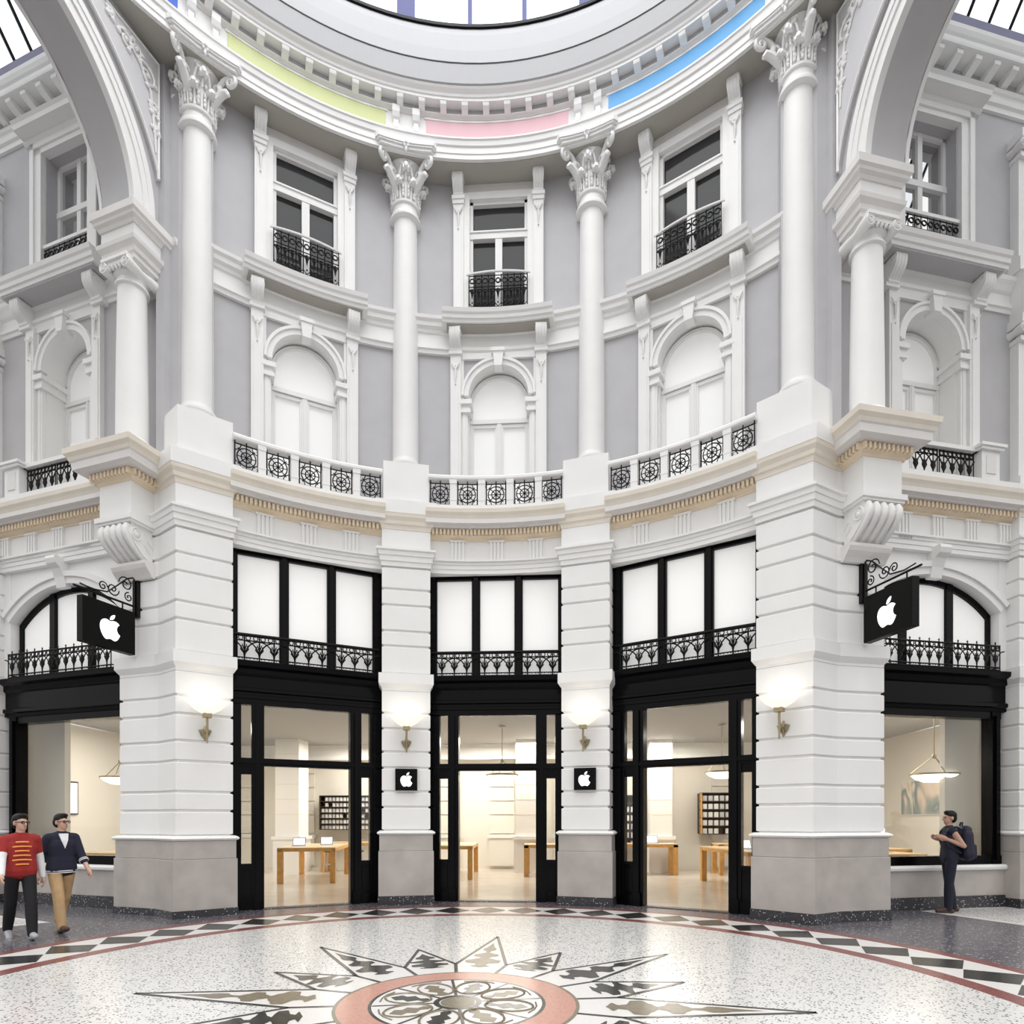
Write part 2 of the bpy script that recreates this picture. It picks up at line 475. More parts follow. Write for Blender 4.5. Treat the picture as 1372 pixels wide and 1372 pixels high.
b = MB(); b.box(-11,11,14.55,14.62,3.52,3.64); obj('cornice_strip', b, INWHITE, wb)
# free-standing white store piers
for i, (x, y, lab, hw_) in enumerate(((-6.75,13.3,'white square store pier behind the left doorway table',.36), (.45,13.9,'white square store pier seen through the middle doorway',.42),
                           (4.4,14.1,'white square store pier seen through the right doorway',.32))):
    t = th('store_pier', lab, 'pier', FR(x,y), 'piers inside the store')
    b = MB(); b.box(x-hw_,x+hw_,y-hw_,y+hw_,1.1,3.995); obj('shaft', b, INWHITE, t)
    b = MB(); b.box(x-hw_-.05,x+hw_+.05,y-hw_-.05,y+hw_+.05,.004,1.0); obj('base', b, INWHITE, t)
    b = MB(); b.box(x-hw_-.09,x+hw_+.09,y-hw_-.09,y+hw_+.09,1.0,1.1); obj('base_moulding', b, INWHITE, t)
    for z in (1.75,2.2,2.65,3.1,3.55):
        b = MB(); b.box(x-hw_-.005,x+hw_+.005,y-hw_-.005,y+hw_+.005,z-.012,z+.012); obj('joint', b, INWALL, t)

# ------------------------------------------------------------------ piers
COURSES = [1.392,1.83,2.125,2.57,2.87,3.306,3.60,4.04]
COURSES_L = [1.33,1.74,2.05,2.55,2.88,3.32,3.62,4.04]
UPPER = [4.34,4.86,5.145,5.63,5.93,6.35]
def block_prof(z0, z1, d=.3, g=.019):
    return [(-d,z0+g),(-.014,z0+g),(0,z0+g+.012),(0,z1-g-.012),(-.014,z1-g),(-d,z1-g)]
def build_pier(path, T, label, courses, low=0.0):
    t = th('pier', label, 'pier', T, 'rusticated piers of the facade')
    b = MB(); b.sweep(path, rect(-.3,-.034,.0,7.4)); obj('core', b, WHITE, t)
    zt = courses[0] - .087
    zj = zt - .296
    b = MB(); b.sweep(path, rect(-.3,.075,0,.168+low)); obj('granite_base', b, GRANITE, t)
    b = MB(); b.sweep(path, [(-.3,.17+low),(.062,.17+low),(.062,zj-.008),(.05,zj),(-.3,zj)]); obj('plinth_block', b, PLINTH, t)
    b = MB(); b.sweep(path, rect(-.3,.045,zj+.006,zt)); obj('plinth_block', b, PLINTH, t)
    tor = [(-.3,zt)] + [(.035+.055*sin(pi*j/8), zt+.087*(j/8)) for j in range(9)] + [(-.3,zt+.087)]
    b = MB(); b.sweep(path, tor); obj('torus_moulding', b, WHITE, t, smooth=40)
    for z0, z1 in zip(courses, courses[1:]):
        b = MB(); b.sweep(path, block_prof(z0, z1)); obj('stone_course', b, WHITE, t)
    b = MB(); b.sweep(path, [(-.3,4.02),(0,4.02),(.0,4.06),(.035,4.11),(.06,4.15),(.06,4.34),(-.3,4.34)]); obj('lower_cap', b, WHITE, t)
    for z0, z1 in zip(UPPER, UPPER[1:]):
        b = MB(); b.sweep(path, block_prof(z0, z1)); obj('stone_course', b, WHITE, t)
    b = MB(); b.sweep(path, [(-.3,6.36),(.015,6.36),(.02,6.44),(.04,6.45),(.045,6.54),(.065,6.55),(.07,6.62),(.10,6.64),(.10,6.68),(-.3,6.68)]); obj('architrave_moulding', b, WHITE, t)
    b = MB(); b.sweep(path, rect(-.3,.0,6.68,7.06)); obj('frieze_block', b, WHITE, t)
    b = MB(); b.sweep(path, [(-.3,7.05),(.01,7.05),(.02,7.12),(.05,7.14),(.06,7.20),(.10,7.26),(.11,7.32),(-.3,7.32)]); obj('cornice_moulding', b, CREAM2, t)
    b = MB(); b.sweep(path, rect(-.3,.115,7.32,7.56)); obj('cornice_slab', b, WHITE, t)
    return t
PIERS = {}
for sg, lab in ((-1,'rusticated white pier between left and middle doorways, with square sign'), (1,'rusticated white pier between middle and right doorways, with square sign')):
    T = FR(0,0,0,-sg*rad(MIDB))
    loc = [(-.45,7.45),(-.45,6.78),(.45,6.78),(.45,7.45)]
    path = [tuple((T @ Vector((x,y,0)))[:2]) for x, y in loc]
    PIERS[sg] = build_pier(path, T @ Matrix.Translation((0,6.78,0)), lab, COURSES)
def opath(sg, back=.55):
    q0 = (Qp[0]+.42*back/.5, Qp[1]+.55*back/.5); e0 = (Ep[0]-.26*.9, Ep[1]+.966*.9)
    pts = [q0, Qp, Pp, Vp, Ep, e0]
    return pts if sg > 0 else [(-x, y) for x, y in reversed(pts)]
for sg in (-1, 1):
    PIERS[2*sg] = build_pier(opath(sg), FR(sg*Pp[0], Pp[1]), 'wide rusticated white corner pier at the %s passage entrance' % SIDE[sg],
                COURSES_L if sg < 0 else COURSES, -.05 if sg < 0 else 0)

# ------------------------------------------------------------------ pedestals and columns
def shaft_prof(r0, r1, z0, z1, n=10):
    return [(r0 - (r0-r1)*(i/n)**1.6, z0+(z1-z0)*i/n) for i in range(n+1)]
def leaf_mesh(h, w, curl):
    b = MB(); prev = None; rows = []
    for i in range(9):
        u = i/8
        z = h*min(u*1.12,1) if u < .88 else h*(1 - (u-.88)*1.6)
        out = .015 + curl*u**3
        if u > .88: out += curl*.25
        ww = w*(.55+.45*sin(pi*min(u*1.05,1)))*(1 if u < .9 else .7)*(1+.14*math.cos(i*pi))
        rows.append([(-ww, out*.7, z*.98), (-ww*.5, out*.95+.012, z), (0, out+.02, z*1.01), (ww*.5, out*.95+.012, z), (ww, out*.7, z*.98)])
    vs = [v for r in rows for v in r]
    fs = [(i*5+j, i*5+j+1, i*5+j+6, i*5+j+5) for i in range(8) for j in range(4)]
    k = len(vs)
    vs2 = [(x, y-.022, z) for x, y, z in vs]
    b.add(vs+vs2, fs + [tuple(reversed([q+k for q in f])) for f in fs] +
          [(j, j+k, j+k+1, j+1) for j in range(4)] + [(40+j, 41+j, 41+j+k, 40+j+k) for j in range(4)] +
          [(i*5, (i+1)*5, (i+1)*5+k, i*5+k) for i in range(8)] + [(i*5+4, i*5+4+k, (i+1)*5+4+k, (i+1)*5+4) for i in range(8)])
    fo_ = lambda u: .02 + .015 + curl*u**3
    b.tube([(0, fo_(u)+.006, h*min(u*1.08,1)) for u in (0,.2,.4,.6,.8,.9)], [.02,.02,.019,.018,.02,.024], 6)
    for u in (.22,.45,.68):
        for sx in (-1,1): b.ball((sx*w*.95, fo_(u)*.8+.012, h*u*1.05), (.026,.024,.045), 7, 5)
    tp = [(curl+.02,h*.93),(curl+.065,h*1.0),(curl+.105,h*.97),(curl+.115,h*.88),(curl+.09,h*.82)]
    b.tube([(0,y,z) for y,z in tp], [.045,.05,.05,.042,.02], 8)
    for sx in (-1,1): b.tube([(sx*w*.62,y-.012,z-.018) for y,z in tp], [.028,.032,.032,.026,.012], 7)
    return b
LEAF1 = mesh('acanthus_leaf', leaf_mesh(.30,.062,.05), WHITE, 50)
LEAF2 = mesh('acanthus_leaf', leaf_mesh(.54,.062,.075), WHITE, 50)
def spiral(cx, cz, r, turns=1.6, n=22, start=0, sgn=1):
    return [(cx + sgn*r*(1-.82*i/n)*cos(start+2*pi*turns*i/n), cz + r*(1-.82*i/n)*sin(start+2*pi*turns*i/n)) for i in range(n+1)]
def corner_volute():       # in the plane x (outwards), z ; thickness along y
    b = MB()
    st = [(.20,0),(.27,.17),(.37,.30),(.47,.37),(.53,.36)]
    b.tube([(x,0,z) for x,z in st], [.035,.035,.034,.03,.028], 6)
    b.tube([(x,0,z) for x,z in spiral(.49,.285,.085,1.5,20,pi*.5,-1)], [.03-.012*i/20 for i in range(21)], 6)
    b.tube([(.18,0,-.05),(.27,0,.06),(.36,0,.13),(.43,0,.15),(.47,0,.11)], [.05,.055,.05,.045,.02], 6)
    return b
VOL = mesh('corner_volute', corner_volute(), WHITE, 60)
def inner_volute():
    b = MB()
    for s in (-1,1):
        b.tube([(s*.13,0,.0),(s*.10,.03,.18),(s*.06,.06,.26)], .018, 5)
        b.tube([(x,.06,z) for x,z in spiral(s*.075,.25,.055,1.4,16,0,s)], .014, 5)
    b.tube([(0,.02,-.05),(0,.05,.2),(0,.07,.34)], [.02,.015,.012], 5)
    return b
IVOL = mesh('inner_volute', inner_volute(), WHITE, 60)
def rosette_mesh():
    b = MB()
    for i in range(6):
        a = 2*pi*i/6; b.ball((.045*cos(a),0,.045*sin(a)), (.034,.025,.034), 7, 5)
    b.ball((0,.02,0), .03, 7, 5); b.ball((0,.0,-.1), (.025,.02,.06), 6, 5)
    return b
ROS = mesh('abacus_rosette', rosette_mesh(), WHITE, 60)
ABA = []
for k in range(4):
    a = pi/4 + k*pi/2
    ABA.append((.775*cos(a-.06), .775*sin(a-.06)))
    ABA.append((.775*cos(a+.06), .775*sin(a+.06)))
def abacus_poly(sc):
    out = []
    for k in range(4):
        p = ABA[2*k+1]; q = ABA[(2*k+2) % 8]
        out.append((ABA[2*k][0]*sc, ABA[2*k][1]*sc))
        mx, my = (p[0]+q[0])/2, (p[1]+q[1])/2
        for j in range(0, 9):
            u = j/8; bx = p[0]+(q[0]-p[0])*u; by = p[1]+(q[1]-p[1])*u
            f = 1 - .07*(4*u*(1-u))
            out.append((bx*f*sc, by*f*sc))
    return out
def corinthian(T, label):
    t = th('corinthian_column', label, 'column', T, 'tall Corinthian columns of the rotunda')
    def L(prof, name, n=32, sm=40, m=WHITE):
        b = MB(T); b.lathe(prof, n); return obj(name, b, m, t, smooth=sm)
    L([(0,8.34),(.34,8.34),(.34,8.40),(.35,8.43),(.35,8.47),(.33,8.50),(.29,8.52),(.285,8.56),(.31,8.58),(.31,8.62),(.27,8.65),(.262,8.70),(0,8.70)], 'column_base')
    L([(0,8.69)] + shaft_prof(.256,.228,8.69,13.42) + [(0,13.42)], 'shaft')
    L([(.0,13.40),(.24,13.40),(.30,13.43),(.305,13.47),(.29,13.51),(.255,13.53),(.25,13.66),(.285,13.67),(.29,13.71),(.25,13.73),(0,13.73)], 'necking')
    L([(.23,13.70),(.235,13.9),(.25,14.15),(.30,14.32),(.38,14.42),(.42,14.45),(0,14.45)], 'capital_bell')
    for k in range(8):
        inst('acanthus_leaf', LEAF1, t, T @ Matrix.Rotation(2*pi*k/8 + pi/8, 4, 'Z') @ Matrix.Translation((0,.235,13.71)))
        inst('acanthus_leaf', LEAF2, t, T @ Matrix.Rotation(2*pi*k/8, 4, 'Z') @ Matrix.Translation((0,.232,13.71)))
    for k in range(4):
        inst('corner_volute', VOL, t, T @ Matrix.Rotation(pi/4+k*pi/2, 4, 'Z') @ Matrix.Translation((.0,0,13.97)) @ Matrix.Diagonal((1.22,1.3,1.25,1)))
        inst('inner_volute', IVOL, t, T @ Matrix.Rotation(k*pi/2, 4, 'Z') @ Matrix.Translation((0,.29,14.08)))
        if k == 2: inst('abacus_rosette', ROS, t, T @ Matrix.Rotation(k*pi/2, 4, 'Z') @ Matrix.Translation((0,.515,14.53)))
    b = MB(T); b.prism(abacus_poly(.92), 14.45, 14.50); b.prism(abacus_poly(.97), 14.50, 14.53); b.prism(abacus_poly(1.0), 14.53, 14.61)
    obj('abacus', b, WHITE, t)
    return t
RC = 7.46
for sg, brg, lab in ((-1,14.33,'Corinthian column left of the middle upper windows'), (1,14.33,'Corinthian column right of the middle upper windows'),
                     (-1,42.95,'outermost Corinthian column beside the left archway'), (1,42.95,'outermost Corinthian column beside the right archway')):
    T = FR(0,0,0,-sg*rad(brg)) @ Matrix.Translation((0,RC,0))
    corinthian(T, 'tall white ' + lab)
for sg in (-1, 1):
    T = FR(0,0,0,-sg*rad(MIDB)) @ Matrix.Translation((0,6.8,0))
    b = MB(T); b.box(-.425,.425,.0,.68,7.56,8.34)
    top('pedestal', b, WHITE, 'plain white pedestal block under the column %s of the middle balcony' % SIDE[sg], 'pedestal', group='column pedestals', T=T)
    pts = [(Qp[0]+.46,Qp[1]+.62),(Qp[0]+.02,Qp[1]+.04),(Pp[0],Pp[1]+.05),(Vp[0]-.12,Vp[1]+.0),(Vp[0]+.12,Vp[1]+.3)]
    if sg < 0: pts = [(-x,y) for x,y in reversed(pts)]
    T = FR(sg*4.9, 5.2)
    b = MB(); b.prism([tuple(q) for q in reversed(pts)] if sg < 0 else pts, 7.56, 8.34)
    top('pedestal', b, WHITE, 'large angled white pedestal block under the outermost %s column' % SIDE[sg], 'pedestal', group='column pedestals', T=T)

# ------------------------------------------------------------------ iron work meshes (x across, z up, thin in y)
def c2(pts, y=0): return [(x, y, z) for x, z in pts]
def circ(cx, cz, r, n=16, a0=0, a1=2*pi): return [(cx+r*cos(a0+(a1-a0)*i/n), cz+r*sin(a0+(a1-a0)*i/n)) for i in range(n+1)]
def grille(w, h):
    b = MB(); r = .011; cz = h/2; R = min(w, h)/2
    for x in (-w/2+.012, w/2-.012): b.tube(c2([(x,0),(x,h+.03)]), .012, 4)
    b.tube(c2([(0,0),(0,h+.05)]), r, 4)
    for z in (.035, h-.035): b.tube(c2([(-w/2,z),(w/2,z)]), .012, 4)
    b.tube(c2(circ(0,cz,.085,14)), r, 4); b.tube(c2(circ(0,cz,R-.045,20)), r, 4)
    for k in range(8):
        a = pi/4*k + pi/8*0
        b.tube(c2([(.02*cos(a),cz+.02*sin(a)),((R-.02)*1.1*cos(a),cz+(R-.02)*1.1*sin(a))] if k % 2 else [(.0,cz),((R-.04)*cos(a),cz+(R-.04)*sin(a))]), .008, 4)
    for sx in (-1,1):
        for sz in (-1,1):
            b.tube(c2(circ(sx*w/2, cz+sz*(h/2-.035), .11, 8, (0 if sx<0 else pi/2) if sz<0 else (1.5*pi if sx<0 else pi), (pi/2 if sx<0 else pi) if sz<0 else (2*pi if sx<0 else 1.5*pi))), .009, 4)
    for x in (-w/2+.012, 0, w/2-.012): b.ball((x,0,h+.05), .016, 6, 4)
    b.ball((0,0,cz), .028, 8, 5)
    return b
GRILLE = mesh('iron_grille', grille(.395,.47), IRON)
def gothic_unit(p, h):
    b = MB(); r = .012
    b.tube(c2([(0,0),(0,h)]), .013, 4)                                    # stem
    for s in (-1,1):
        b.tube(c2([(s*p*.5*(1-cos(t*pi/2))*2*.98, .04+(h-.15)*sin(t*pi/2)) for t in [i/8 for i in range(9)]]), r, 4)
        b.tube(c2([(0,.12),(s*p*.26,.20),(s*p*.19,.26)]), .011, 4)        # leaf
        b.tube(c2([(0,.17),(s*p*.15,.29)]), .009, 4)
        b.tube(c2(circ(s*p*.25,h-.06,.038,8)), .010, 4)
    b.tube(c2([(0,.18),(0,.30)]), [.014,.004], 5)
    b.tube(c2(circ(-p*.25,.03,.028,8,0,pi)), .008, 4); b.tube(c2(circ(p*.25,.03,.028,8,0,pi)), .008, 4)
    return b
def guard_mesh(x0, x1, h, n, spikes=False):
    b = MB(); p = (x1-x0)/n
    for z in (0.0, .055, h-.105, h-.02): b.tube(c2([(x0,z),(x1,z)]), .018 if z in (0,h-.02) else .012, 4)
    u = gothic_unit(p, h)
    for i in range(n):
        cx = x0+p*(i+.5)
        b.add([(x+cx,y,z) for x,y,z in u.v], u.f)
        if spikes:
            for q in (cx, ):
                b.tube(c2([(q,h),(q,h+.06)]), [.012,.004], 4); b.ball((q,0,h+.03), (.026,.01,.012), 6, 4)
    for x in (x0, x1): b.tube(c2([(x,0),(x,h)]), .012, 4)
    return b
def scroll_rail(x0, x1, h, n):
    b = MB(); p = (x1-x0)/n
    for z in (0.02, h*.64, h-.02): b.tube(c2([(x0,z),(x1,z)]), .010, 4)
    for i in range(n+1): b.tube(c2([(x0+p*i,0),(x0+p*i,h)]), .010, 4)
    for i in range(n):
        cx = x0+p*(i+.5)
        b.tube(c2(circ(cx,h*.82,p*.34,10)), .014, 4)
        for s in (-1,1):
            b.tube(c2(spiral(cx+s*p*.22,h*.52,p*.22,1.2,10,0,s)), .013, 4)
            b.tube(c2([(cx,.03),(cx+s*p*.5,.10)]), .008, 4)
        b.tube(c2([(cx,h*.48),(cx,h*.28)]), [.03,.003], 4)
        b.ball((cx,0,h*.56), .02, 6, 4); b.ball((cx,0,.11), .016, 6, 4)
    return b

# ------------------------------------------------------------------ one bay: entablature, balustrade, windows, doors
GUARD3 = [mesh('guard_panel', guard_mesh(x0, x1, .46, n), IRON) for x0, x1, n in ((-1.20,-.47,3),(-.36,.36,3),(.47,1.20,3))]
SCROLL = mesh('scroll_railing', scroll_rail(-.58,.58,.66,9), IRON)
def console_mesh(w, h, d):       # S-scroll bracket: back at y=0, projects to -d, hangs from z=0 down to -h
    prof = [(0,0),(-d*.9,0),(-d*.99,-.05*h),(-d*1.03,-.16*h),(-d*1.02,-.30*h),(-d*.99,-.45*h),(-d*.90,-.60*h),(-d*.74,-.72*h),(-d*.58,-.80*h),(-d*.50,-.86*h),(-d*.50,-.94*h),(-d*.42,-h),(0,-h)]
    b = MB(); b.side(prof, -w/2, w/2)
    b.box(-w/2-.012, w/2+.012, -d*.9, 0, -.03, 0)
    for x in (-w*.30, 0, w*.30): b.tube([(x,-d*1.0,-.10*h),(x,-d*1.01,-.30*h),(x,-d*.98,-.45*h),(x,-d*.89,-.60*h),(x,-d*.73,-.72*h),(x,-d*.57,-.80*h)], .012, 5)
    for s in (-1,1): b.tube([(s*w/2, -d*.72+y, -.11*h/.4+z) for y, z in spiral(0,0,.07,1.3,14,pi/2)], .012, 5)
    return b
CONS1 = mesh('scroll_console', console_mesh(.21,.42,.27), WHITE, 35)
CONS2 = mesh('scroll_console', console_mesh(.20,.36,.26), WHITE, 35)
def cap_ornament():
    b = MB()
    for s in (-1,1):
        b.tube([(s*.02,-.012,-.10),(s*.05,-.014,-.04),(s*.08,-.012,-.0),(s*.065,-.012,.03)], [.014,.016,.013,.008], 5)
    b.tube([(0,-.012,-.08),(0,-.016,-.2),(0,-.012,-.36)], [.016,.026,.006], 5)
    b.ball((0,-.012,-.42), .018, 6, 4); b.ball((0,-.014,-.06), .022, 6, 4)
    return b
ORN = mesh('drop_ornament', cap_ornament(), WHITE, 60)
def arch_hole(cx, cz, r, x0, x1, z0, z1, n=20):   # plate outline with a round-headed notch cut from the bottom
    return [(x0,z0),(x0,z1),(x1,z1),(x1,z0),(cx+r,z0)] + [(cx+r*cos(pi*i/n), cz+r*sin(pi*i/n)) for i in range(n+1)] + [(cx-r,z0)]
def half_disc(cx, cz, r, n=20): return [(cx+r*cos(pi*i/n), cz+r*sin(pi*i/n)) for i in range(n+1)]

WIN = [0]
def arched_window(T, label, deep=.0):
    """round-headed window unit; wall face at y=7.42 of frame T, built from z 7.56 to 10.95"""
    WIN[0] += 1
    t = th('window_%d' % WIN[0], label, 'window', T @ Matrix.Translation((0,7.42,7.56)), kind='structure')
    zc = 10.10; yb = 7.64+deep
    for s in (-1,1):
        b = MB(T); b.box(s*.75 if s>0 else -.96, .96 if s>0 else -.75, 7.33, 7.47, 7.56, 10.93); p = obj('pilaster_strip', b, WHITE, t)
        b = MB(T); b.box(*sorted((s*.79,s*.92)), 7.315, 7.34, 7.7, 10.30); obj('strip_panel', b, WHITE, p)
        b = MB(T); b.box(*sorted((s*.62,s*.755)), 7.40, 7.5, 7.56, 9.78); obj('jamb', b, WHITE, t)
        b = MB(T); b.box(*sorted((s*.655,s*.72)), 7.385, 7.41, 7.56, 9.76); obj('jamb_moulding', b, WHITE, t)
        b = MB(T); b.box(*sorted((s*.60,s*.64)), 7.48, yb+.1, 7.56, zc); obj('reveal', b, WHITE, t)
        b = MB(T)
        for z0, z1, o in ((9.76,9.83,.02),(9.83,9.92,.0),(9.92,10.01,.045)): b.box(*sorted((s*(.58-o),s*(.78+o))), 7.37-o, 7.62+deep, z0, z1)
        obj('impost', b, WHITE, t)
        inst('drop_ornament', ORN, t, T @ Matrix.Translation((s*.855,7.315,10.72)))
    b = MB(T); b.plate(arch_hole(0,zc,.66,-.76,.76,9.95,10.93), 7.435, 7.52); obj('spandrel', b, GREY, t)
    b = MB(T); b.box(-.76,.76,7.38,7.5,10.84,10.95); b.box(-.76,-.70,7.395,7.5,10.0,10.84); b.box(.70,.76,7.395,7.5,10.0,10.84); obj('spandrel_frame', b, WHITE, t)
    b = MB(T); b.band(0,zc,.60,.70,7.36,7.52); b.band(0,zc,.695,.745,7.33,7.47); obj('archivolt', b, WHITE, t, smooth=30)
    b = MB(T); b.band(0,zc,.598,.64,7.5,yb+.1); obj('arch_reveal', b, WHITE, t, smooth=30)
    b = MB(T); b.plate([(-.075,10.62),(.075,10.62),(.11,10.95),(-.11,10.95)], 7.27, 7.48); b.box(-.13,.13,7.25,7.45,10.9,10.97); obj('keystone', b, WHITE, t)
    # sashes
    b = MB(T); b.band(0,zc-.05,.55,.61,yb-.03,yb+.06); b.box(-.61,.61,yb-.05,yb+.06,9.67,9.75); b.box(-.61,-.55,yb-.03,yb+.06,7.56,zc); b.box(.55,.61,yb-.03,yb+.06,7.56,zc); fr = obj('window_frame', b, WHITE, t, smooth=30)
    b = MB(T); b.box(-.05,.05,yb-.035,yb+.05,7.56,9.68); b.box(-.02,.02,yb-.05,yb,7.56,9.66); obj('meeting_stile', b, WHITE, fr)
    for s in (-1,1):
        b = MB(T)
        x0, x1 = sorted((s*.05,s*.56)); b.box(x0,x0+.035,yb-.015,yb+.04,7.56,9.66); b.box(x1-.035,x1,yb-.015,yb+.04,7.56,9.66); b.box(x0,x1,yb-.02,yb+.04,9.60,9.66)
        obj('sash', b, WHITE, fr)
        b = MB(T); b.box(x0,x1,yb+.03,yb+.045,7.56,9.66); obj('pane', b, LITPANE2, fr)
    b = MB(T); b.plate(half_disc(0,zc-.05,.58) , yb+.03, yb+.045); b.box(-.58,.58,yb+.03,yb+.045,9.7,zc-.05); obj('pane', b, LITPANE2, fr)
    return t
def upper_window(T, label):
    """rectangular top-floor window of the rotunda between consoled strips; z 11.6 to 14.45"""
    WIN[0] += 1
    t = th('window_%d' % WIN[0], label, 'window', T @ Matrix.Translation((0,7.42,11.6)), kind='structure')
    for s in (-1,1):
        b = MB(T); b.box(*sorted((s*.70,s*.90)), 7.33, 7.5, 11.6, 13.92); p = obj('pilaster_strip', b, WHITE, t)
        b = MB(T); b.box(*sorted((s*.735,s*.865)), 7.318, 7.34, 11.8, 13.45); obj('strip_panel', b, WHITE, p)
        b = MB(T); b.box(*sorted((s*.67,s*.93)), 7.29, 7.5, 14.0, 14.07); b.box(*sorted((s*.685,s*.915)), 7.31, 7.5, 13.92, 14.0); obj('strip_capital', b, WHITE, t)
        b = MB(T); b.box(*sorted((s*.58,s*.705)), 7.37, 7.62, 11.6, 14.16); obj('jamb', b, WHITE, t)
        inst('drop_ornament', ORN, t, T @ Matrix.Translation((s*.80,7.318,13.82)))
        inst('scroll_console', CONS2, t, T @ Matrix.Translation((s*.80,7.42,14.42)))
    b = MB(T); b.box(-.70,.70,7.39,7.62,14.06,14.2); obj('lintel', b, WHITE, t)
    b = MB(T); b.box(-.72,.72,7.44,7.62,14.18,14.46); obj('lintel_panel', b, SHELL, t)
    b = MB(T)
    b.box(-.585,-.52,7.46,7.58,11.6,14.08); b.box(.52,.585,7.46,7.58,11.6,14.08); b.box(-.58,.58,7.46,7.58,14.0,14.08); b.box(-.58,.58,7.44,7.58,13.30,13.43); b.box(-.6,.6,7.42,7.58,13.42,13.45)
    fr = obj('window_frame', b, WHITE, t)
    b = MB(T); b.box(-.07,.07,7.45,7.58,11.6,13.32); obj('meeting_stile', b, WHITE, fr)
    for x0, x1, z0, z1 in ((-.53,-.06,11.6,13.31),(.06,.53,11.6,13.31),(-.53,.53,13.42,14.02)):
        b = MB(T); b.box(x0,x1,7.54,7.55,z0,z1); obj('pane', b, DARKGLASS, fr)
    b = MB(T); b.tube([(x, 7.30-.06*(1-(x/.62)**2), 12.46) for x in [-.64+.08*i for i in range(17)]], .022, 5); obj('hand_rail', b, WHITE, t)
    inst('scroll_railing', SCROLL, t, T @ Matrix.Translation((0,7.27,11.76)))
    return t

def ent_prof(R, k=0.0):    # main entablature, profile as offset from a path at radius R ; k pulls it back
    f = lambda r, z: (R - r - k, z)
    return f
TRIG = MB()
TRIG.box(-.13,.13,-.02,0,0,.36)
for x in (-.105,-.035,.035,.105): TRIG.box(x-.022,x+.022,-.045,-.01,.0,.35)
TRIG.box(-.15,.15,-.05,0,-.045,-.0)
for i in range(6): TRIG.box(-.12+.048*i-.014,-.12+.048*i+.014,-.055,0,-.09,-.045)
TRIG.box(-.15,.15,-.055,0,.35,.385)
TRIG = mesh('triglyph', TRIG, WHITE)
def entablature(path, name, label, trig, dents, shift=0.0):
    """path is the front line of the frieze, travelling left to right"""
    t = th(name, label, 'entablature', FR(*path[len(path)//2], 6.35), kind='structure')
    b = MB(); b.sweep(path, [(-.25,6.35),(.02,6.35),(.02,6.42),(.035,6.43),(.035,6.50),(.055,6.51),(.055,6.555),(.09,6.565),(.09,6.60),(-.25,6.60)]); obj('architrave', b, WHITE, t)
    b = MB(); b.sweep(path, rect(-.25,0,6.60,7.0)); obj('frieze', b, WHITE, t)
    b = MB(); b.sweep(path, [(-.25,6.98),(.02,6.98),(.03,7.01),(.09,7.04),(.10,7.05),(.10,7.16),(-.25,7.16)]); obj('bed_moulding', b, CREAM, t)
    b = MB(); b.sweep(path, [(-.25,7.155),(.20,7.155),(.22,7.19),(.30,7.20),(.30,7.28),(-.25,7.28)]); obj('corona', b, SHELL, t)
    b = MB(); b.sweep(path, [(-.25,7.28),(.30,7.28),(.32,7.33),(.35,7.38),(.36,7.45),(-.25,7.45)]); obj('cornice_moulding', b, CREAM2, t)
    for T in trig: inst('triglyph', TRIG, t, T)
    b = MB()
    for T in dents:
        b.T = T; b.box(-.021,.021,-.165,-.09,7.05,7.145)
    obj('dentil_row', b, CREAM, t, kind='stuff')
    return t
RF = 6.98
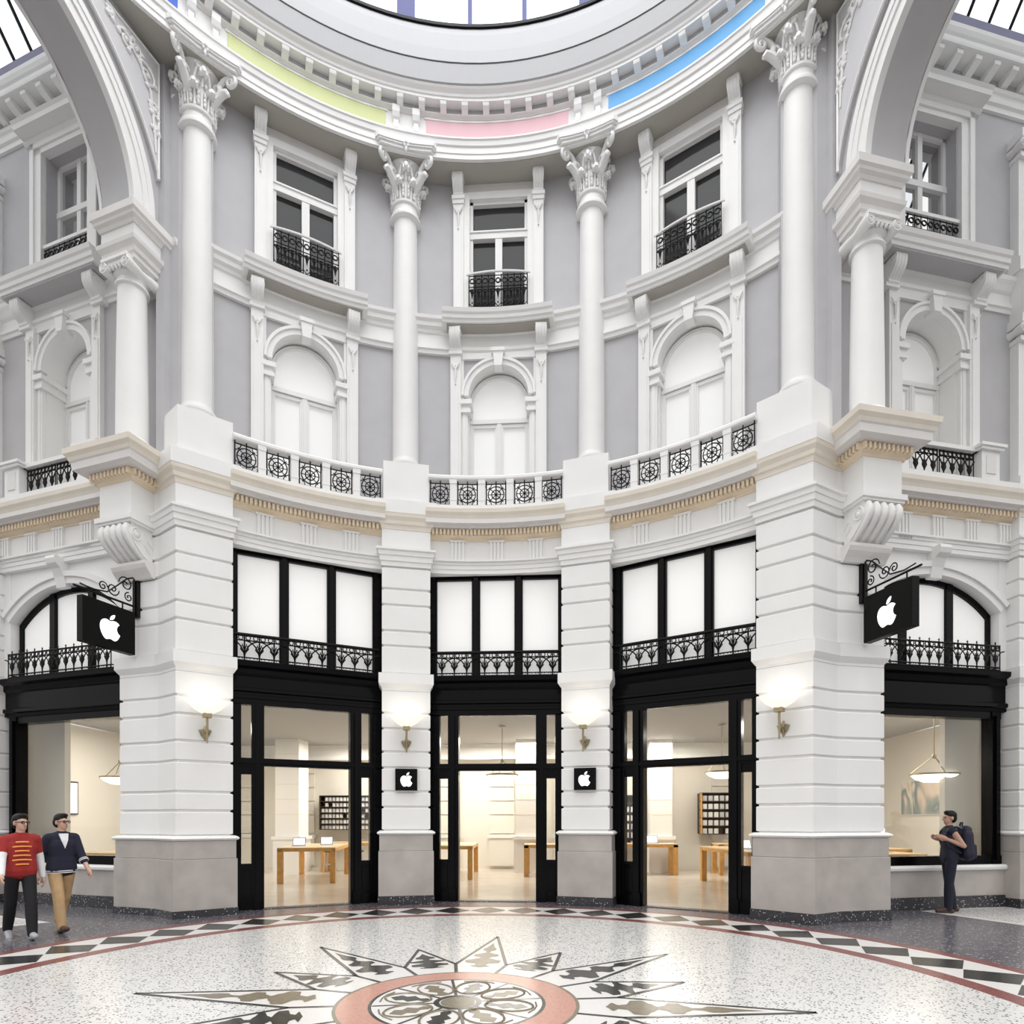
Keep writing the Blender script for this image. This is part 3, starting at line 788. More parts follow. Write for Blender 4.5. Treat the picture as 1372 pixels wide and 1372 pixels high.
for ci, (cb, nm) in enumerate(BAYS):
    T = FR(0,0,0,-rad(cb))
    path = arc(RF, cb-HALF-.6, cb+HALF+.6, 18)
    trig = [FR(0,0,6.60,-rad(cb+d)) @ Matrix.Translation((0,RF,0)) for d in (-6.2,0,6.2)]
    dn = [FR(0,0,0,-rad(cb-10.1+20.2*i/33)) @ Matrix.Translation((0,RF,0)) for i in range(34)]
    entablature(path, 'trim_%d' % (ci+1), 'white and cream dentilled entablature over the %s doorway' % nm, trig, dn)
    # balustrade
    t = th('balustrade', 'white balcony balustrade with five black iron grilles in the %s bay' % nm, 'balustrade', T @ Matrix.Translation((0,6.8,7.45)), 'balcony balustrades')
    b = MB(); b.sweep(arc(6.78, cb-HALF-.05, cb+HALF+.05, 18), rect(-.5,.07,7.45,7.555)); obj('base_slab', b, WHITE, t)
    b = MB(); b.sweep(arc(6.78, cb-HALF-.2, cb+HALF+.2, 18), [(-.14,8.05),(.03,8.05),(.05,8.07),(.05,8.11),(.03,8.14),(-.14,8.14)]); obj('top_rail', b, WHITE, t)
    st = 4.58
    for i in range(4):
        a = cb + st*(i-1.5)
        T2 = FR(0,0,0,-rad(a)) @ Matrix.Translation((0,6.78,0))
        b = MB(T2); b.box(-.062,.062,-.03,.11,7.55,8.06); b.box(-.07,.07,-.04,.12,7.98,8.06); b.box(-.068,.068,-.036,.11,7.66,7.69); obj('baluster_post', b, WHITE, t)
    for i in range(5):
        a = cb + st*(i-2)*(1 if abs(i-2) < 2 else .975)
        inst('iron_grille', GRILLE, t, FR(0,0,0,-rad(a)) @ Matrix.Translation((0,6.81,7.565)))
    # wall of the bay
    wn = 'wall_%s' % nm
    wt = th(wn, 'grey curved upper wall of the %s bay behind the columns' % nm, 'wall', T @ Matrix.Translation((0,7.5,7.45)), kind='structure')
    for sd in (-1,1):
        for z0, z1, ai in ((7.4,10.95,7.2),(11.6,14.47,6.6)):
            a0, a1 = sorted((cb+sd*(MIDB+.3), cb+sd*ai))
            b = MB(); b.sweep(arc(7.5,a0,a1,8), rect(-.2,0,z0,z1)); obj('wall_panel', b, GREY, wt)
    b = MB(T); b.box(-.76,.76,7.9,8.0,7.4,14.5); obj('wall_backing', b, GREY, wt)  # unseen panel added behind the windows to block light
    band = arc(7.46, cb-MIDB-.3, cb+MIDB+.3, 24)
    b = MB(); b.sweep(band, [(-.2,10.94),(.02,10.94),(.03,11.0),(.06,11.02),(.06,11.08),(.02,11.10),(.02,11.32),(.05,11.34),(.06,11.40),(.11,11.43),(.12,11.50),(.16,11.54),(.17,11.60),(-.2,11.62)]); obj('string_course', b, WHITE, wt)
    b = MB(); b.sweep(arc(7.46,cb-8.7,cb+8.7,16), [(-.1,11.38),(.30,11.38),(.31,11.43),(.34,11.44),(.35,11.50),(.38,11.53),(.40,11.60),(-.1,11.62)]); obj('balcony_ledge', b, WHITE, wt)
    b = MB(); b.sweep(arc(7.46,cb-8.0,cb+8.0,16), rect(-.1,.26,11.35,11.385)); obj('ledge_soffit', b, SOFFIT_SHADE, wt)
    for s in (-1,1):
        inst('scroll_console', CONS1, wt, T @ Matrix.Translation((s*.855,7.42,11.36)))
        b = MB(T); b.box(s*.855-.13,s*.855+.13,7.29,7.5,10.90,10.97); obj('console_base', b, WHITE, wt)
    arched_window(T, 'white round-headed window above the %s doorway balcony' % nm)
    upper_window(T, 'dark top-floor window with iron railing in the %s bay' % nm)
    # mezzanine window
    WIN[0] += 1
    t = th('window_%d' % WIN[0], 'black framed three-pane lit window above the %s doorway' % nm, 'window', T @ Matrix.Translation((0,7.1,4.35)), kind='structure')
    yf = 7.08
    b = MB(T); b.box(-1.42,1.42,yf,yf+.12,6.28,6.42); b.box(-1.42,1.42,yf,yf+.12,4.35,4.42); b.box(-1.42,1.42,yf-.03,yf+.05,6.33,6.37)
    for x0, x1 in ((-1.42,-1.185),(1.185,1.42),(-.50,-.335),(.335,.50)):
        b.box(x0,x1,yf,yf+.12,4.35,6.42); xm = (x0+x1)/2 if abs(x0+x1) < 2 else math.copysign(1.25,x0); b.box(xm-.045,xm+.045,yf-.035,yf+.05,4.35,6.36)
    obj('window_frame', b, BLACK, t)
    for x0, x1 in ((-1.19,-.49),(-.34,.34),(.49,1.19)):
        b = MB(T); b.box(x0,x1,yf+.06,yf+.07,4.4,6.3); obj('pane', b, LITPANE, t)
    g = th('guard_railing', 'black wrought-iron guard railing across the lit window of the %s bay' % nm, 'railing', T @ Matrix.Translation((0,7.02,4.38)), 'iron guard railings of the doorway bays')
    for me_ in GUARD3: inst('guard_panel', me_, g, T @ Matrix.Translation((0,yf-.055,4.395)))
    b = MB(T); b.box(-1.29,1.29,yf-.075,yf-.03,4.845,4.875); obj('top_bar', b, IRON, g)
    # shop front
    d = th('door_%d' % (ci+1), 'black timber shopfront with open %s doorway, transom and sidelights' % nm, 'doorway', T @ Matrix.Translation((0,7.1,0)), kind='structure')
    b = MB(T); b.side([(7.2,3.80),(7.02,3.80),(7.02,3.84),(6.98,3.86),(6.98,3.91),(7.03,3.93),(7.03,4.12),(6.98,4.17),(6.96,4.24),(6.90,4.28),(6.89,4.37),(7.2,4.37)], -1.40, 1.40); obj('fascia', b, BLACK, d)
    b = MB(T); b.box(-1.42,1.42,7.06,7.2,3.63,3.81); b.box(-1.42,1.42,7.03,7.2,3.74,3.80); obj('head', b, BLACK, d)
    b = MB(T); b.box(-1.42,1.42,7.05,7.2,2.55,2.69); b.box(-1.31,1.31,7.0,7.1,2.59,2.655); obj('transom_beam', b, BLACK, d)
    for s in (-1,1):
        b = MB(T); b.box(*sorted((s*.755,s*.965)), 7.04, 7.24, .004, 3.65); p = obj('post', b, BLACK, d)
        b = MB(T); b.box(*sorted((s*.83,s*.90)), 6.99, 7.06, .25, 3.62); b.box(*sorted((s*.80,s*.93)), 6.985, 7.06, .004, .25); obj('post_moulding', b, BLACK, p)
        b = MB(T); b.box(*sorted((s*1.13,s*1.42)), 7.06, 7.2, .004, 3.65); p = obj('outer_stile', b, BLACK, d)
        b = MB(T); b.box(*sorted((s*1.19,s*1.25)), 7.02, 7.1, .1, 3.62); obj('stile_moulding', b, BLACK, p)
        b = MB(T); b.box(*sorted((s*.96,s*1.14)), 7.08, 7.16, .004, .80); p = obj('kick_panel', b, BLACK, d)
        b = MB(T); b.box(*sorted((s*.98,s*1.12)), 7.055, 7.1, .26, .70); b.box(*sorted((s*.96,s*1.14)), 7.04, 7.1, .004, .2); b.box(*sorted((s*.96,s*1.14)), 7.04, 7.1, .76, .82); obj('panel_moulding', b, BLACK, p)
        b = MB(T); b.box(*sorted((s*.96,s*1.14)), 7.08, 7.16, 2.40, 2.56); obj('sidelight_rail', b, BLACK, d)
        for z0, z1 in ((.80,2.42),(2.68,3.64)):
            b = MB(T); b.box(*sorted((s*.95,s*1.15)), 7.12, 7.13, z0, z1); obj('sidelight_pane', b, CLEAR, d)
    b = MB(T); b.box(-.77,.77,7.12,7.13,2.68,3.64); obj('transom_pane', b, CLEAR, d)
    b = MB(T); b.box(-.77,.77,7.02,7.24,.0,.012); obj('threshold', b, GRANITE, d)

# ------------------------------------------------------------------ rotunda entablature ring and drum
b = MB(); A0, A1 = -112, 112; ND = 90
ring = th('trim_4', 'white ring entablature above the columns with coloured frieze panels', 'entablature', FR(0,7,14.4), kind='structure')
path = arc(7.0, A0, A1, ND)
b = MB(); b.sweep(path, [(-.9,14.415),(0,14.415),(0,14.50),(.015,14.51),(.015,14.62),(.04,14.64),(.05,14.72),(.07,14.74),(.07,14.77),(-.9,14.78)]); obj('architrave', b, WHITE, ring)
b = MB(); b.sweep(path, rect(-.9,-.06,14.40,14.416)); obj('soffit', b, SOFFIT_SHADE, ring)
b = MB(); b.sweep(path, rect(-.9,-.10,14.77,15.27)); obj('frieze', b, WHITE, ring)
b = MB(); b.sweep(path, [(-.9,15.26),(-.08,15.26),(-.06,15.29),(-.03,15.30),(-.03,15.32),(-.9,15.32)]); obj('bed_moulding', b, SHELL, ring)
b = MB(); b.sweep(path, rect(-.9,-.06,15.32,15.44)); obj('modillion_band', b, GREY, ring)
b = MB(); b.sweep(path, [(-.9,15.43),(.10,15.43),(.10,15.48),(.12,15.49),(.13,15.53),(.18,15.57),(.20,15.60),(-.9,15.61)]); obj('corona', b, WHITE, ring)
FRC = {0: ((.80,.50,.55),'pale pink'), 1: ((.12,.42,.80),'bright blue'), -1: ((.66,.70,.34),'yellow green'), 2: ((.78,.62,.30),'amber'), -2: ((.03,.12,.62),'deep blue'), 3: ((.6,.2,.2),'red'), -3: ((.3,.1,.5),'violet')}  # coloured wash light put into the panels as flat colour
for k in range(-3,4):
    c, nm = FRC[k]
    m = mat('frieze_%s' % nm.replace(' ','_'), c, .5)
    b = MB(); b.sweep(arc(7.10, 28.64*k-11.2, 28.64*k+11.2, 14), rect(-.05,.012,14.80,15.215)); obj('frieze_panel', b, m, ring, label='%s frieze panel' % nm)
    b = MB(); b.sweep(arc(7.10, 28.64*k-11.5, 28.64*k+11.5, 14), rect(-.05,.022,15.215,15.25)); obj('panel_moulding', b, WHITE, ring)
MOD = MB(); MOD.side([(0,0),(-.15,0),(-.16,-.03),(-.15,-.07),(-.11,-.10),(-.03,-.13),(0,-.13)], -.06, .06)
MOD = mesh('modillion', MOD, WHITE)
STRP = MB(); STRP.side([(0,.0),(-.03,.0),(-.04,.05),(-.02,.09),(-.02,.24),(-.07,.30),(-.10,.38),(-.10,.50),(0,.50)], -.07, .07); STRP.box(-.045,.045,-.05,-.02,.12,.26)
STRP = mesh('frieze_strap', STRP, WHITE)
nm_ = 66
for i in range(nm_):
    a = A0 + (A1-A0)*(i+.5)/nm_
    inst('modillion', MOD, ring, FR(0,0,15.43,-rad(a)) @ Matrix.Translation((0,7.06,0)))
for k in range(-4,4):
    for d in (-1.55,1.55):
        inst('frieze_strap', STRP, ring, FR(0,0,14.80,-rad(28.64*k+14.32+d)) @ Matrix.Translation((0,7.10,0)))
drum = th('trim_5', 'smooth white drum wall and tall clerestory windows above the ring cornice', 'drum', FR(0,6.9,15.8), kind='structure')
path = arc(6.9, A0, A1, ND)
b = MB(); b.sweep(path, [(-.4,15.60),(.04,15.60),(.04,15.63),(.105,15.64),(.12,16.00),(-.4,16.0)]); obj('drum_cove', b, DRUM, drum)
b = MB(); b.sweep(path, [(-.4,15.995),(.127,15.995),(.127,16.015),(-.4,16.015)]); obj('drum_seam', b, IRON, drum)
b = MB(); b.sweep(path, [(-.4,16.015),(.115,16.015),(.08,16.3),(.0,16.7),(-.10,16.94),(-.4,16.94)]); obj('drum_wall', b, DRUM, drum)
b = MB(); b.sweep(path, [(-.4,16.94),(-.06,16.94),(-.06,16.99),(-.4,16.99)]); obj('sill_bead', b, IRON, drum)
b = MB(); b.sweep(path, rect(-.45,-.14,16.99,17.10)); obj('window_sill', b, BLUEPAINT, drum)
b = MB(); b.sweep(path, rect(-.45,-.14,19.6,20.2)); obj('drum_head', b, WHITE, drum)
for k in range(-4,4):
    a = 28.64*k + 14.32
    T2 = FR(0,0,0,-rad(a)) @ Matrix.Translation((0,7.05,0))
    b = MB(T2); b.box(-.17,.17,-.0,.3,17.05,19.7); obj('window_pier', b, BLUEPAINT, drum)
    for j in (1,2):
        T2 = FR(0,0,0,-rad(a+1.4+j*8.6)) @ Matrix.Translation((0,7.08,0))
        b = MB(T2); b.box(-.04,.04,0,.12,17.05,19.7); obj('mullion', b, BLUEPAINT, drum)
    for j in range(3):
        b = MB(); b.sweep(arc(7.18, a+1.4+8.6*j, a+1.4+8.6*(j+1), 5), rect(-.01,0,17.05,19.7)); obj('pane', b, SKYPANE, drum)

# ------------------------------------------------------------------ corner between rotunda and passage: corbel, Ionic column, arch
ARCH = {-1: (2.43, 11.58, 2.05), 1: (2.14, 11.46, 1.66)}
S0, S1 = .10, .78
def volute_roll(b, x, y0, y1, z, r):     # scroll roll along y at (x, z)
    b.tube([(x,y0,z),(x,(y0*.75+y1*.25),z),(x,(y0+y1)/2,z),(x,(y0*.25+y1*.75),z),(x,y1,z)], [r,r*.92,r*.72,r*.92,r], 14)
    for yy, e in ((y0,-1),(y1,1)):
        b.tube([(x+px, yy+e*.006, z+pz) for px, pz in spiral(0,0,r*.85,2,26,0,1)], r*.13, 4)
def ionic_cap(T, w, d, z, sgn=1):
    """capital w wide (x), d deep (y), bottom at z"""
    b = MB(T)
    for s in (-1,1): volute_roll(b, s*w*.52, -d*.60, d*.45, z+.12, .085)
    b.box(-w*.52,w*.52,-d*.56,d*.42,z+.13,z+.20)
    b.box(-w*.60,w*.60,-d*.62,d*.5,z+.20,z+.25)
    for i in range(5): b.ball((-w*.32+w*.16*i,-d*.52,z+.11), (.028,.03,.04), 6, 5)
    return b
for sg in (-1, 1):
    nm = SIDE[sg]; F = PF(sg); A = AF(sg)
    x0, x1 = sorted((sg*S0, sg*S1)); xm = (x0+x1)/2
    # corbel
    t = th('corbel', 'white fluted scroll corbel carrying the Ionic column at the %s archway' % nm, 'corbel', PF(sg,.44,.02,5.6), 'scroll corbels under the Ionic columns')
    b = MB(F); b.box(x0,x1,-.42,.0,6.5,7.08); obj('corbel_block', b, WHITE, t)
    b = MB(F); b.box(x0-.05,x1+.05,-.48,.0,6.44,6.52); b.box(x0-.025,x1+.025,-.45,.0,6.40,6.46); obj('block_moulding', b, WHITE, t)
    prof = [(.0,6.40),(-.40,6.40)] + [(-.33-.12*cos(q), 6.27+.13*sin(q)) for q in (pi/2*.6, .3, -.2, -.7)] + [(-.34,6.10),(-.22,5.98),(-.10,5.90),(-.04,5.86),(.0,5.86)]
    b = MB(F); b.side(prof, x0+.02, x1-.02); sc_ = obj('scroll', b, WHITE, t, smooth=35)
    ed = [(-.41,6.36),(-.455,6.28),(-.44,6.19),(-.36,6.09),(-.23,5.98),(-.09,5.89)]
    nf = 5; b = MB(F)
    for i in range(nf):
        xx = x0+.08+(x1-x0-.16)*i/(nf-1); b.tube([(xx,y-.005,z) for y,z in ed], [.05,.052,.052,.05,.042,.03], 8)
    obj('flute_ridge', b, WHITE, sc_, smooth=50)
    for xx in (x0+.015, x1-.015):
        b = MB(F); b.tube([(xx, -.30+y, 6.24+z) for y,z in spiral(0,0,.11,1.8,24,pi/2)], .016, 5); b.ball((xx,-.30,6.24),(.03,.045,.045),8,6); b.tube([(xx,-.16,6.12),(xx,-.05,6.02)],.012,4); b.tube([(xx,-.10,6.20),(xx,.0,6.12)],.012,4); obj('scroll_eye', b, WHITE, sc_, smooth=60)
    b = MB(F); b.side([(.0,5.62),(-.06,5.62),(-.10,5.68),(-.17,5.76),(-.20,5.82),(-.20,5.87),(.0,5.87)], x0-.04, x1+.04); obj('corbel_foot', b, SHELL, t)
    loc = [(x0,.02),(x0,-.40),(x1,-.40),(x1,.02)]
    path = [tuple((F @ Vector((x,y,0)))[:2]) for x, y in loc]
    b = MB(); b.sweep(path, [(-.32,7.06),(.03,7.06),(.05,7.10),(.09,7.12),(.09,7.22),(-.32,7.22)]); obj('bed_moulding', b, CREAM, t)
    b = MB(); b.sweep(path, [(-.32,7.22),(.20,7.22),(.28,7.25),(.29,7.36),(.31,7.38),(-.32,7.38)]); obj('corona', b, SHELL, t)
    b = MB(); b.sweep(path, [(-.32,7.38),(.31,7.38),(.33,7.43),(.37,7.48),(.38,7.56),(.30,7.60),(-.32,7.62)]); obj('cornice_moulding', b, CREAM2, t)
    b = MB(F)
    for i in range(11):
        xx = x0-.06+(x1-x0+.12)*i/10; b.box(xx-.02,xx+.02,-.545,-.48,7.12,7.21)
    for i in range(8):
        yy = -.46+.075*i
        b.box(x0-.145,x0-.08,yy-.02,yy+.02,7.12,7.21); b.box(x1+.08,x1+.145,yy-.02,yy+.02,7.12,7.21)
    obj('dentil_row', b, CREAM, t, kind='stuff')
    # column
    C = PF(sg, .44, .11)
    t = th('ionic_column', 'white Ionic column on the scroll corbel of the %s archway' % nm, 'column', C @ Matrix.Translation((0,0,7.6)), 'Ionic columns of the archways')
    b = MB(C); b.box(-.34,.34,-.34,.34,7.6,7.70); b.lathe([(0,7.70),(.33,7.70),(.34,7.75),(.31,7.79),(.28,7.81),(.30,7.84),(.285,7.88),(.25,7.91),(0,7.91)], 32); obj('column_base', b, WHITE, t, smooth=40)
    b = MB(C); b.lathe([(0,7.9)]+shaft_prof(.245,.215,7.9,10.42)+[(0,10.42)], 32); obj('shaft', b, WHITE, t, smooth=40)
    b = MB(C); b.lathe([(0,10.40),(.22,10.40),(.255,10.42),(.255,10.45),(.225,10.47),(.225,10.53),(.27,10.58),(.27,10.62),(0,10.62)], 32); obj('necking', b, WHITE, t, smooth=40)
    obj('ionic_capital', ionic_cap(C, .46, .56, 10.50), WHITE, t, smooth=45)
    # impost block
    tc, zc, R = ARCH[sg]
    t = th('archway', 'white round arch spanning the %s passage entrance, with relief spandrel' % nm, 'arch', PF(sg,.44,0,10.75), 'arches over the passage entrances')
    loc = [(x0,.55),(x0,-.36),(x1,-.36),(x1,.55)]
    path = [tuple((F @ Vector((x,y,0)))[:2]) for x, y in loc]
    b = MB(); b.sweep(path, [(-.32,10.74),(-.02,10.74),(-.02,10.82),(.01,10.83),(.02,10.90),(.07,10.96),(.08,11.02),(-.32,11.02)]); obj('impost_architrave', b, SHELL, t)
    b = MB(); b.sweep(path, rect(-.32,.02,11.02,11.26)); obj('impost_frieze', b, WHITE, t)
    b = MB(); b.sweep(path, [(-.32,11.25),(.04,11.25),(.06,11.30),(.10,11.33),(.11,11.37),(.14,11.40),(.14,11.52),(-.32,11.52)]); obj('impost_cornice', b, SHELL, t)
    b = MB(); b.sweep(path, rect(-.32,.06,11.52,zc+.02)); b.T = F; b.box(x0+.2,x1-.2,-.3,.5,10.75,zc); obj('springer', b, WHITE, t)
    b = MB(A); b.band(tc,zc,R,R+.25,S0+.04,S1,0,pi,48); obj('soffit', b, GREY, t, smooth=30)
    b = MB(A); b.band(tc,zc,R-.002,R+.16,S0-.02,S0+.08,0,pi,48); b.band(tc,zc,R+.16,R+.26,S0-.045,S0+.08,0,pi,48); b.band(tc,zc,R+.26,R+.36,S0-.06,S0+.08,0,pi,48); obj('archivolt', b, WHITE, t, smooth=30)
    b = MB(A); b.band(tc,zc,R,R+.34,S1-.02,S1+.06,0,pi,48); obj('rear_archivolt', b, WHITE, t, smooth=30)
    n = 40
    poly = [(-.16,11.45),(-.16,14.44),(2*tc+.2,14.44),(2*tc+.2,11.45),(tc+R+.3,11.45)] + [(tc+(R+.3)*cos(pi*i/n), zc+(R+.3)*sin(pi*i/n)) for i in range(n+1)] + [(tc-R-.3,11.45)]
    b = MB(A); b.plate(poly, S0+.02, S1-.02); sp = obj('spandrel_wall', b, GREY, t)
    # relief panel in the spandrel
    r2 = R+.58
    cur = []
    for i in range(n+1):
        q = pi - pi*.36*i/n
        px, pz = tc+r2*cos(q), zc+r2*sin(q)
        if px > -.06: cur.append((px, pz))
    k = len(cur)-1
    topz = lambda x: 14.28 - .10*max(0, x)
    cur = [c for c in cur if c[1] < topz(c[0])-.06]
    outline = [(-.06, cur[0][1]-.1)] + cur + [(cur[-1][0], topz(cur[-1][0])), (-.06, topz(0))]
    b = MB(A); b.plate(outline, S0-.035, S0+.05); pn = obj('relief_panel', b, RELIEF, sp)
    b = MB(A); b.tube([(x,S0-.045,z) for x,z in outline+[outline[0]]], .022, 5); obj('panel_border', b, WHITE, pn)
    random.seed(11)
    def curl(cx, cz, r, st, sn):
        bb = MB(A); bb.tube([(x,S0-.05,z) for x,z in spiral(cx,cz,r,1.5,22,st,sn)], [.024-.010*i/22 for i in range(23)], 5)
        for j in range(4):
            q = st+1.4*j; bb.ball((cx+sn*r*.9*cos(q), S0-.045, cz+r*.9*sin(q)), (.05,.03,.035), 7, 5)
        bb.ball((cx,S0-.05,cz), .035, 7, 5)
        return bb
    for cx, cz, r, st, sn in ((.16,13.85,.17,.5,1),(.36,14.05,.12,2.2,-1),(.02,13.42,.11,1.2,-1),(.55,13.98,.13,0,1),(.0,13.12,.07,2,1),(.80,14.08,.07,1,-1)):
        if zc < 11.5: cz -= .02; cx = cx*.85
        obj('scroll_relief', curl(cx,cz,r,st,sn), WHITE, pn, smooth=60)
    b = MB(A); b.tube([(-.0,S0-.05,12.75),(.01,S0-.05,12.98),(.05,S0-.05,13.3),(.10,S0-.05,13.65),(.3,S0-.05,13.9),(.6,S0-.05,14.08)], [.012,.02,.022,.022,.02,.012], 5); obj('stem_relief', b, WHITE, pn, smooth=60)
    # plain grey strip of wall between the outer column and the archway
    b = MB(); pts = [pline(sg,-.55,-.62), pline(sg,-.12,-.30), pline(sg,.02,-.26), pline(sg,.02,-.14), pline(sg,.16,-.10), pline(sg,.16,T0[sg]-.1), pline(sg,-.3,T0[sg]-.25)]
    wt = th('wall_corner_%s' % nm, 'narrow grey wall strip between outermost column and %s archway' % nm, 'wall', PF(sg,0,-.3,7.5), kind='structure')
    b.prism(pts, 7.5, 14.44); obj('wall_panel', b, GREY, wt)
    b = MB(); b.sweep([pline(sg,-.55,-.62), pline(sg,-.12,-.30), pline(sg,.02,-.26)] if sg > 0 else [pline(sg,.02,-.26), pline(sg,-.12,-.30), pline(sg,-.55,-.62)], [(-.1,7.56),(.08,7.56),(.08,7.66),(.05,7.68),(.06,7.74),(.02,7.78),(-.1,7.78)]); obj('skirting', b, WHITE, wt)

# ------------------------------------------------------------------ passage walls
GUARDP = mesh('guard_panel', guard_mesh(-1.32,1.32,.46,13,True), IRON)
GRILLEP = mesh('iron_grille', guard_mesh(-.36,.36,.50,4,True), IRON)
SC0 = 2.68
MODP = MB(); MODP.side([(0,0),(-.27,0),(-.28,-.03),(-.27,-.08),(-.2,-.11),(-.04,-.15),(0,-.15)], -.065, .065); MODP = mesh('modillion', MODP, WHITE)
for sg in (-1, 1):
    nm = SIDE[sg]; t0 = T0[sg]
    F = PF(sg, 0, t0)                      # local y=0 on the wall face, x = sg*s
    W = F @ Matrix.Translation((sg*SC0,-7.42,0))  # frame for the shared window units
    X = lambda a, b_: sorted((sg*a, sg*b_))
    END = 6.4
    wt = th('wall_passage_%s' % nm, 'grey and white upper wall of the %s passage' % nm, 'wall', PF(sg,SC0,t0,7.4), kind='structure')
    for s0, s1, z0, z1 in ((-.1,SC0-.95,7.4,11.0),(SC0+.95,END,7.4,11.0),(-.1,SC0-.86,11.5,14.6),(SC0+.86,END,11.5,14.6),(SC0-.9,SC0+.9,14.35,14.6)):
        b = MB(F); b.box(*X(s0,s1),0,.25,z0,z1); obj('wall_panel', b, GREY, wt)
    b = MB(F); b.box(*X(SC0-.9,SC0+.9),.9,1.0,7.4,14.5); obj('wall_backing', b, GREY, wt)  # added light-blocking panel, out of view behind the windows
    pa = [tuple((F @ Vector((sg*s,0,0)))[:2]) for s in ((-.1,END) if sg > 0 else (END,-.1))]
    b = MB(); b.sweep(pa, [(-.2,10.94),(.03,10.94),(.04,11.0),(.07,11.02),(.07,11.08),(.02,11.10),(.02,11.28),(.06,11.32),(.10,11.40),(.14,11.46),(.16,11.52),(-.2,11.54)]); obj('string_course', b, WHITE, wt)
    lp = [tuple((F @ Vector((x,y,0)))[:2]) for x, y in ((sg*SC0-1.22,.05),(sg*SC0-1.22,-.0),(sg*SC0+1.22,0),(sg*SC0+1.22,.05))][1:3]
    b = MB(); b.sweep(lp, [(-.1,11.36),(.40,11.36),(.41,11.42),(.44,11.43),(.45,11.50),(.48,11.53),(.50,11.60),(-.1,11.62)]); obj('balcony_ledge', b, WHITE, wt)
    b = MB(W); b.box(-1.15,1.15,7.04,7.5,11.33,11.365); obj('ledge_soffit', b, GREY, wt)  # grey plate gives the white ledge a shaded underside by colour
    for s in (-1,1):
        inst('scroll_console', CONS1, wt, W @ Matrix.Translation((s*.93,7.42,11.36)) @ Matrix.Diagonal((1.05,1.2,1,1)))
        b = MB(W); b.box(s*.93-.14,s*.93+.14,7.28,7.5,10.90,10.97); obj('console_base', b, WHITE, wt)
    arched_window(W, 'round-headed white window with deep reveal in the %s passage' % nm, deep=.22)
    # top-floor window with moulded surround
    WIN[0] += 1
    t = th('window_%d' % WIN[0], 'top-floor window with deep reveal and lintel cornice in the %s passage' % nm, 'window', W @ Matrix.Translation((0,7.42,11.6)), kind='structure')
    b = MB(W)
    for s in (-1,1):
        b.box(*sorted((s*.60,s*.86)),7.36,7.5,11.6,14.3); b.box(*sorted((s*.76,s*.86)),7.33,7.5,11.6,14.4)
    b.box(-.86,.86,7.36,7.5,14.2,14.3); b.box(-.86,.86,7.33,7.5,14.3,14.4); obj('surround', b, WHITE, t)
    b = MB(W); b.side([(7.5,14.4),(7.34,14.4),(7.30,14.44),(7.30,14.48),(7.12,14.50),(7.10,14.57),(7.06,14.61),(7.5,14.64)], -.98, .98); obj('lintel_cornice', b, WHITE, t)
    b = MB(W); b.box(-.80,-.575,7.45,7.8,11.6,14.3); b.box(.575,.80,7.45,7.8,11.6,14.3); b.box(-.8,.8,7.47,7.8,14.204,14.39); obj('reveal', b, GREY, t)
    b = MB(W); b.box(-.58,-.51,7.66,7.76,11.6,14.22); b.box(.51,.58,7.66,7.76,11.6,14.22); b.box(-.58,.58,7.66,7.76,14.14,14.22); b.box(-.58,.58,7.64,7.76,13.20,13.31); fr = obj('window_frame', b, WHITE, t)
    b = MB(W); b.box(-.05,.05,7.65,7.76,11.6,14.2); obj('meeting_stile', b, WHITE, fr)
    for x0_, x1_, z0, z1 in ((-.52,-.04,11.6,13.21),(.04,.52,11.6,13.21),(-.52,-.04,13.30,14.15),(.04,.52,13.30,14.15)):
        b = MB(W); b.box(x0_,x1_,7.71,7.72,z0,z1); obj('pane', b, MIRRORGLASS, fr)
    b = MB(W); b.box(-.66,.66,7.40,7.46,12.42,12.48); obj('hand_rail', b, WHITE, t)
    inst('scroll_railing', SCROLL, t, W @ Matrix.Translation((0,7.43,11.76)) @ Matrix.Diagonal((1.06,1,1,1)))
    # main entablature of the passage
    pa = [tuple((F @ Vector((sg*s,-.12,0)))[:2]) for s in ((.62,END) if sg > 0 else (END,.62))]
    trig = [F @ Matrix.Translation((sg*(1.25+.72*i),-.12,6.60)) for i in range(6)]
    dn = [F @ Matrix.Translation((sg*(.9+.085*i),-.12,0)) for i in range(62)]
    entablature(pa, 'trim_%d' % (6+(sg>0)), 'white and cream dentilled entablature above the %s passage shop window' % nm, trig, dn)
    t = th('balustrade', 'white balcony balustrade with panelled end posts in the %s passage' % nm, 'balustrade', PF(sg,SC0,t0+.4,7.45), 'balcony balustrades')
    b = MB(F); b.box(*X(.85,END),-.46,.0,7.45,7.55); obj('base_slab', b, WHITE, t)
    for s0, s1 in ((1.35,1.78),(3.28,3.66)):
        b = MB(F); b.box(*X(s0,s1),-.44,-.12,7.55,8.08); p = obj('end_post', b, WHITE, t)
        b = MB(F); b.box(*X(s0+.09,s1-.09),-.455,-.4,7.66,7.98); obj('post_panel', b, SHELL, p)
        b = MB(F); b.box(*X(s0-.05,s1+.05),-.49,-.08,8.06,8.11); b.box(*X(s0-.08,s1+.08),-.52,-.05,8.11,8.16); obj('post_cap', b, WHITE, p)
    b = MB(F); b.box(*X(1.7,3.3),-.38,-.22,8.06,8.13); obj('top_rail', b, WHITE, t)
    for c in (2.14, 2.90):
        inst('iron_grille', GRILLEP, t, F @ Matrix.Translation((sg*c,-.30,7.56)))
    # arched mezzanine window
    WIN[0] += 1
    t = th('window_%d' % WIN[0], 'black framed segmental-arched lit window above the %s passage shop window' % nm, 'window', PF(sg,SC0,t0,4.35), kind='structure')
    y0 = .10
